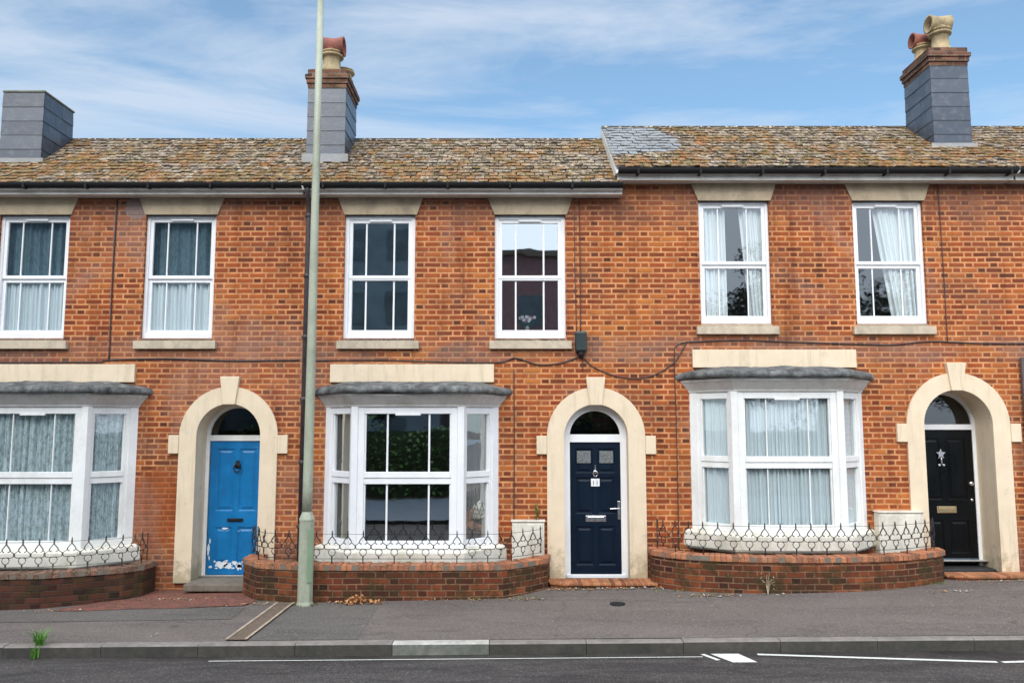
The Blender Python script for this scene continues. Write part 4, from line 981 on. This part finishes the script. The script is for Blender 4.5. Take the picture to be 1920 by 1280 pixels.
def garden_wall(P, ztop, label, mats, irons, lab_r, curved=False):
    ctr = P[len(P)//2]; t = thing('garden_wall', (ctr[0], ctr[1]+.3, zb(ctr[0])), label, 'garden wall', 'low curved brick garden walls')
    Q = smooth_path(P) if curved else P
    b = MB(); slab(b, Q, 0, .215, lambda x: zb(x)-.3, lambda x: ztop-.078); b.build('brickwork', mats[0], t)
    c = MB()      # coping of bricks on edge, each its own slightly askew block
    L_ = 0; seg = []
    for a, d in zip(Q, Q[1:]):
        l = math.hypot(d[0]-a[0], d[1]-a[1]); seg.append((L_, l, a, d)); L_ += l
    def on(s_):
        s_ = max(0, min(L_-1e-4, s_))
        for s0, l, a, d in seg:
            if s0 <= s_ <= s0+l+1e-9:
                q = (s_-s0)/max(l, 1e-6); dr = Vector((d[0]-a[0], d[1]-a[1])).normalized(); return Vector((a[0]+(d[0]-a[0])*q, a[1]+(d[1]-a[1])*q)), dr
    rn = random.Random(int(P[0][0]*7)+90)
    s_ = 0
    while s_ < L_-.06:
        p, dr = on(s_+.0375); n = Vector((-dr.y, dr.x)); j = rn.uniform(-.010, .010); h = rn.uniform(-.009, .006); hw_ = .034
        q = [p-dr*hw_-n*(.018+j), p+dr*hw_-n*(.018+j), p+dr*hw_+n*(.232+j), p-dr*hw_+n*(.232+j)]
        c.prism([tuple(x) for x in q], ztop-.0775, ztop+h, 0, tone=(rn.random(), rn.random(), 0)); s_ += .0765
    c.build('coping', mats[1], t, .006, tones=True)
    m = MB(); slab(m, Q, -.012, .225, lambda x: ztop-.0765, lambda x: ztop-.010); m.build('mortar_bed', m_concrete, t)
    # ironwork a little in from the front
    b = MB(); w = .213; n = int((L_-.1)/w)
    base = ztop
    def at(s2, z):
        p, dr = on(s2); nn = Vector((-dr.y, dr.x)); q = p+nn*.10; return Vector((q.x, q.y, base+z+(.055 if z >= 0 else 0)))
    for k in range(n): fence_unit(b, at, .10+w*(k+.5), w, .38)
    for z, r in ((.332, .0035), (.006, .0045)):
        b.tube([at(.05+(L_-.1)*k/70, z) for k in range(71)], r, 4)
    k = 0
    while k <= n: b.tube([at(.10+w*(k+.5 if 0 < k < n else k), -.03), at(.10+w*(k+.5 if 0 < k < n else k), .01)], .009, 4) if k < n else None; k += 2
    for q in (.07, L_-.07): b.tube([at(q, -.03), at(q, .35)], .008, 4)
    o = b.build('railing', irons, t)
    if lab_r: o['label'] = lab_r
    return t
cm = lambda name, c1, c2, mossc: None
def copbrick(name, c1, c2, moss):
    s = NT(name); at = s.n('Attribute', attribute_name='tone').outputs['Color']; r, g, _ = s.sep(at)
    col = s.mix(r, c1, c2); mn = s.noise(s.pos(), 5, 6, .7, .3); col = s.mix(s.rng(mn, .5, .64, 0, moss), col, (.06, .045, .02))
    n = s.noise(s.pos(), 60, 3); col = s.mix(s.rng(n, .4, .7, 0, .4), col, (.62, .42, .28)); s.bump(n, .004); return s.fin(col, .85, 0, .25)
m_cb = copbrick('coping_brick_mat', (.24, .07, .035), (.52, .18, .075), .75); m_cbd = copbrick('dark_coping_brick_mat', (.09, .045, .035), (.22, .10, .07), .8)
garden_wall([(-3.80, -.05), (-3.80, -.40), (-3.48, -.80), (-2.9, -.96), (-2.2, -.97), (-1.2, -.97), (-.6, -.97), (-.12, -.94), (.22, -.68), (.50, -.38), (.55, -.05)][0:], .33,
            'low brick garden wall with iron railing behind the lamp post, before the centre bay', (m_brick_low, m_cb), m_iron, None)
garden_wall([(2.02, -.05), (2.03, -.38), (2.45, -.72), (3.1, -.90), (3.9, -.97), (4.7, -.92), (5.32, -.80), (5.85, -.55), (6.16, -.32), (6.2, -.05)], .43,
            'low bowed red brick garden wall with iron railing left of the black door', (m_brick_low, m_cb), m_iron, None, True)
garden_wall([(-10.2, -.95), (-8.5, -1.1), (-7.2, -1.12), (-6.3, -1.05), (-5.85, -.86), (-5.40, -.62), (-5.22, -.40), (-5.20, -.05)], .235,
            'dark mossy brick garden wall with railing below the leftmost bay', (m_brick_dark, m_cbd), plain('rusty_iron_mat', (.03, .028, .025), .7, .3, 20, (.25, .2, .14), .7), None)
for (x0, x1, z) in ((-3.6, .35, .20), (2.2, 6.0, .26), (-8.5, -5.4, .08)):
    b = MB(); b.prism([(x0, -.02), (x0+.5, -.60), (x1-.8, -.60), (x1, -.02)], -.3, z); tag(b.build('planting_bed', m_soil), kind='structure')

# ------------------------------------------------------------------ lamp post
lp = thing('lamp_post', (-2.745, -1.10, zp(-2.745, -1.1)), 'tall pale green street lamp post standing on the pavement before the centre house', 'lamp post')
X, Y, Z = -2.745, -1.10, zp(-2.745, -1.1)
b = MB(); n = 8
b.lathe((X, Y, Z-.05), [(.118, 0), (.118, .06), (.104, .10), (.102, 1.14), (.106, 1.15), (.106, 1.17), (.068, 1.26), (.064, 1.28)], 8)
for i in range(len(b.sm)): b.sm[i] = False
b.build('base', m_post, lp, .006)
b = MB(); b.lathe((X, Y, Z+1.22), [(.066, 0), (.0655, .3), (.060, 2.5), (.052, 4.8), (.042, 8.2)], 20); b.build('shaft', m_post, lp)
b = MB(); a0 = R(-67.5); r = .100
d = Vector((math.cos(R(-45)), math.sin(R(-45)))); 
b.obox((X+.045, Y-.098), (X+.093, Y-.050), -.002, .010, Z+.30, Z+1.0); b.build('access_door', m_postl, lp, .004)
b = MB(); b.tube([(X, Y, Z+9.3), (X, Y-.1, Z+9.6), (X, Y-.6, Z+9.75), (X, Y-1.2, Z+9.8)], .035, 10); b.build('bracket_arm', m_post, lp)
b = MB(); b.prism([(X-.09, Y-1.8), (X+.09, Y-1.8), (X+.13, Y-1.1), (X-.13, Y-1.1)], Z+9.74, Z+9.86); b.build('lantern', m_fascia, lp, .02)
b = MB(); rn = random.Random(2)
for k in range(26):
    a = rn.uniform(0, 6.28); r = rn.uniform(.11, .17); c = Vector((X+r*math.cos(a), Y+r*math.sin(a)*.8, zp(X, Y)+.01)); q = rn.uniform(.008, .02)
    b.add([c+Vector((q, 0, 0)), c+Vector((0, q, 0)), c+Vector((-q, 0, 0)), c+Vector((0, -q, 0)), c+Vector((0, 0, q))], [(0,1,4),(1,2,4),(2,3,4),(3,0,4)])
tag(b.build('moss_and_grit', m_moss), kind='stuff', label='dark moss and grit round the foot of the lamp post')

# ------------------------------------------------------------------ small plants and litter
def blades(b, c, n, h, spread, rn, w=.006, mi=0):
    for k in range(n):
        a = rn.uniform(0, 6.28); hh = h*rn.uniform(.5, 1.1); s = spread*rn.uniform(.2, 1.1)
        p0 = Vector(c)+Vector((rn.uniform(-.04, .04), rn.uniform(-.02, .02), 0)); p1 = p0+Vector((s*.4*math.cos(a), s*.4*math.sin(a), hh*.7)); p2 = p0+Vector((s*math.cos(a), s*math.sin(a)-.02, hh))
        sd = Vector((math.sin(a+.5), -math.cos(a+.5), 0))*w
        b.add([p0-sd, p0+sd, p1+sd*.8, p1-sd*.8, p2], [(0, 1, 2, 3), (3, 2, 4)], mi)
rn = random.Random(21)
b = MB(); gx = -5.28; blades(b, (gx, -2.74, zk(gx)-.02), 50, .22, .22, rn, .006); blades(b, (gx, -2.83, zk(gx)-.12), 20, .16, .10, rn, .006)
tag(b.build('grass_tuft', m_grass), 'bright green grass tuft growing out of the kerb', 'grass tuft')
def leaf(b, c, L_, rn, mi=0, flat=True):
    a = rn.uniform(0, 6.28); t = rn.uniform(-.5, .9) if not flat else rn.uniform(-.15, .35)
    d = Vector((math.cos(a), math.sin(a), t)).normalized(); s = d.cross(Vector((0, 0, 1))).normalized(); up = Vector((0, 0, L_*.18))
    c = Vector(c); b.add([c, c+d*L_*.45+s*L_*.28+up, c+d*L_, c+d*L_*.45-s*L_*.28+up*.6], [(0, 1, 2, 3)], mi)
b = MB(); lx, ly = -2.02, -1.06
for k in range(130):
    r = rn.random()**.7*.24; a = rn.uniform(0, 6.28); leaf(b, (lx+r*math.cos(a)*1.3, ly-.02+r*math.sin(a)*.4, zp(lx, ly)+.01+.13*max(0, 1-r/.15)*rn.random()), .06, rn, 0, False)
tag(b.build('dead_weed', m_dead), 'withered orange brown weed at the foot of the wall right of the lamp post', 'weed')
b = MB(); wx, wyy = 3.42, -1.02
for k in range(7): b.tube([(wx, wyy, zp(wx, -1)), (wx+rn.uniform(-.03, .03), wyy, zp(wx, -1)+.12), (wx+rn.uniform(-.12, .10), wyy-.03, zp(wx, -1)+rn.uniform(.15, .33))], .003, 4)
for k in range(22): leaf(b, (wx+rn.uniform(-.10, .09), wyy-.02, zp(wx, -1)+rn.uniform(.05, .32)), .03, rn, 0, False)
tag(b.build('dead_weed', plain('straw_mat', (.50, .42, .27), .8, .2)), 'pale straggly weed against the bowed wall of the right bay', 'weed')
b = MB()
for (cx, cz, n, s) in ((-2.3, 0, 20, .5), (-.6, 0, 30, .6), (.35, 0, 40, .35), (1.35, 0, 160, .9), (2.55, 0, 60, .5), (3.5, 0, 20, .4), (5.9, 0, 24, .3), (7.3, 0, 90, .9), (-4.8, 0, 40, .6), (-3.5, 0, 30, .5), (-6.2, 0, 16, .6)):
    for k in range(n):
        X = cx+rn.gauss(0, s*.6); Yf = -1.0 if abs(cx-1.35) > .1 and cx < 7 else -.45
        if .5 < X < 2.2: Yf = -.46
        if X < -3.9 and X > -5.2: Yf = -.6
        if -6.4 < X < -5.2 and cx < -5: Yf = -1.16
        Yp = Yf-abs(rn.gauss(0, .045))-.015; leaf(b, (X, Yp, zp(X, Yp)+.012), rn.uniform(.018, .06), rn, rn.choice((0, 0, 1, 2)))
for k in range(70):
    X, Yp = rn.uniform(-7.5, 7.5), rn.uniform(-2.6, -1.3); leaf(b, (X, Yp, zp(X, Yp)+.014), rn.uniform(.008, .022), rn, rn.choice((0, 1, 2)))
tag(b.build('leaf_litter', [m_litter, m_dead, plain('pale_litter_mat', (.55, .52, .46), .8, .2)]), kind='stuff', label='dry leaves and grit lying along the foot of the walls and steps')
b = MB()
for (cx, n) in ((-.45, 22), (.2, 12), (2.25, 14), (2.7, 20), (5.95, 30)):
    for k in range(n):
        X = cx+rn.gauss(0, .10); Yp = -.99 if cx < 5 and not 1.9 < cx < 2.4 else -.72
        if cx > 5: Yp = -.50+rn.uniform(-.08, .05)
        blades(b, (X, Yp, zp(X, Yp)), 2, .05, .05, rn, .004)
tag(b.build('wall_foot_weeds', plain('dull_weed_mat', (.16, .17, .05), .8, .4, 20)), kind='stuff', label='low dull green weeds in the joint along the garden walls')
pp = thing('leafy_sprig', (.36, -.06, .80), 'small upright green leafy sprig above the meter box beside the navy door', 'plant')
b = MB(); b.tube([(.36, -.08, .82), (.37, -.09, .92), (.36, -.09, 1.04)], .006, 5); b.build('stem', m_green, pp)
b = MB()
for k in range(34): leaf(b, (.365+rn.uniform(-.02, .02), -.09+rn.uniform(-.02, .02), .84+.2*rn.random()), .05, rn, 0, False)
b.build('leaves', m_green, pp)
for (bx0, bx1, bz, n) in ((-3.4, -2.6, .20, 14), (.05, .4, .2, 6), (2.3, 2.8, .26, 8)):
    b = MB()
    for k in range(n*6): leaf(b, (rn.uniform(bx0, bx1), rn.uniform(-.5, -.3), bz+.02+.06*rn.random()), .04, rn, 0, False)
    tag(b.build('ground_cover', plain('ground_cover_mat', (.05, .06, .02), .8, .4, 20)), kind='stuff', label='low dark leaves in the bed behind the garden wall')

# ------------------------------------------------------------------ the far side of the street, seen only in the window glass
def block(x0, x1, y0, y1, h, label, col, floors, wallm):
    t = thing('opposite_building', ((x0+x1)/2, (y0+y1)/2, -.3), label, 'building')
    b = MB(); b.box(x0, x1, y0, y1, -.3, h); b.build('wall', wallm, t)
    wv = MB(); n = int((x1-x0)/2.2)
    for f in range(floors):
        for k in range(n):
            X = x0+1.1+k*(x1-x0-1)/n; wv.box(X-.5, X+.6, y1-.04, y1+.03, 1.0+f*2.9, 2.5+f*2.9)
    wv.build('windows', plain('far_glass_mat', (.10, .14, .16), .4, .5, 1.0), t)
    b = MB(); b.box(x0-.2, x1+.2, y0-.2, y1+.2, h, h+.25); b.build('parapet', m_concrete, t)
block(-34, -3.2, -34, -24, 16.5, 'tall dark block across the street mirrored in the left windows', 0, 5, plain('dark_cladding_mat', (.20, .27, .31), .6, .3, 1))
block(-2.5, 7.5, -34, -25, 10.1, 'lower brick building across the street mirrored in the window with the vase', 0, 3, plain('far_brick_mat', (.32, .17, .17), .8, .2, 3))
hd = thing('hedge', (0, -17, -.3), 'green hedge across the street mirrored in the bay glass', 'hedge')
b = MB(); rn = random.Random(9)
for k in range(12000):
    X = rn.uniform(-22, 22); h = 2.4+.6*math.sin(X*.7)+.4*math.sin(X*1.9); z = rn.uniform(-.3, h); c = (X, -17+rn.gauss(0, .35), z); leaf(b, c, .22, rn, 0, False)
b.build('foliage', plain('hedge_leaf_mat', (.12, .22, .06), .7, .5, 3), hd)
b = MB(); b.box(-22, 22, -17.5, -17.2, -.3, 2.0); b.build('core', plain('hedge_core_mat', (.035, .055, .02), .9, .2), hd)

def tree(x, y, h, r, label, seed):
    rn = random.Random(seed); t = thing('tree', (x, y, -.3), label, 'tree', 'trees across the street')
    b = MB(); b.tube([(x, y, -.3), (x+.1, y, h*.3), (x-.1, y, h*.6)], .28, 8, 0, .12)
    for k in range(7):
        a = rn.uniform(0, 6.28); b.tube([(x, y, h*(.3+.04*k)), (x+r*.6*math.cos(a), y+r*.6*math.sin(a), h*(.5+.06*k))], .1, 5, 0, .03)
    b.build('trunk', plain('bark_mat', (.06, .045, .035), .9, .3, 8), t)
    b = MB(); cl = [(x+rn.gauss(0, r*.45), y+rn.gauss(0, r*.4), h*rn.uniform(.38, .9), r*rn.uniform(.3, .55)) for _ in range(22)]
    for cx_, cy_, cz_, cr in cl:
        for k in range(420):
            v = Vector((rn.gauss(0, 1), rn.gauss(0, 1), rn.gauss(0, 1))).normalized()*cr*rn.uniform(.6, 1.05); leaf(b, (cx_+v.x, cy_+v.y, cz_+v.z*.8), .22, rn, 0, False)
    b.build('crown', m_treeleaf, t)
m_treeleaf = plain('tree_leaf_mat', (.035, .075, .018), .7, .5, 2)
for k, (x, y, h, r) in enumerate(((9.8, -23, 9.0, 2.6), (13.5, -24, 10.6, 3.2), (18, -23, 9.4, 3.0), (22.5, -24, 10, 3), (6.0, -20, 6.0, 1.8), (-6, -19.5, 5.2, 1.8))):
    tree(x, y, h, r, ['rounded tree directly opposite the roof step, seen mirrored', 'tallest tree opposite, mirrored in the right upstairs windows', 'broad tree opposite the black door, seen mirrored', 'last tree of the row opposite', 'small tree opposite the navy door, seen mirrored', 'small tree opposite the lamp post, seen mirrored'][k], 40+k)
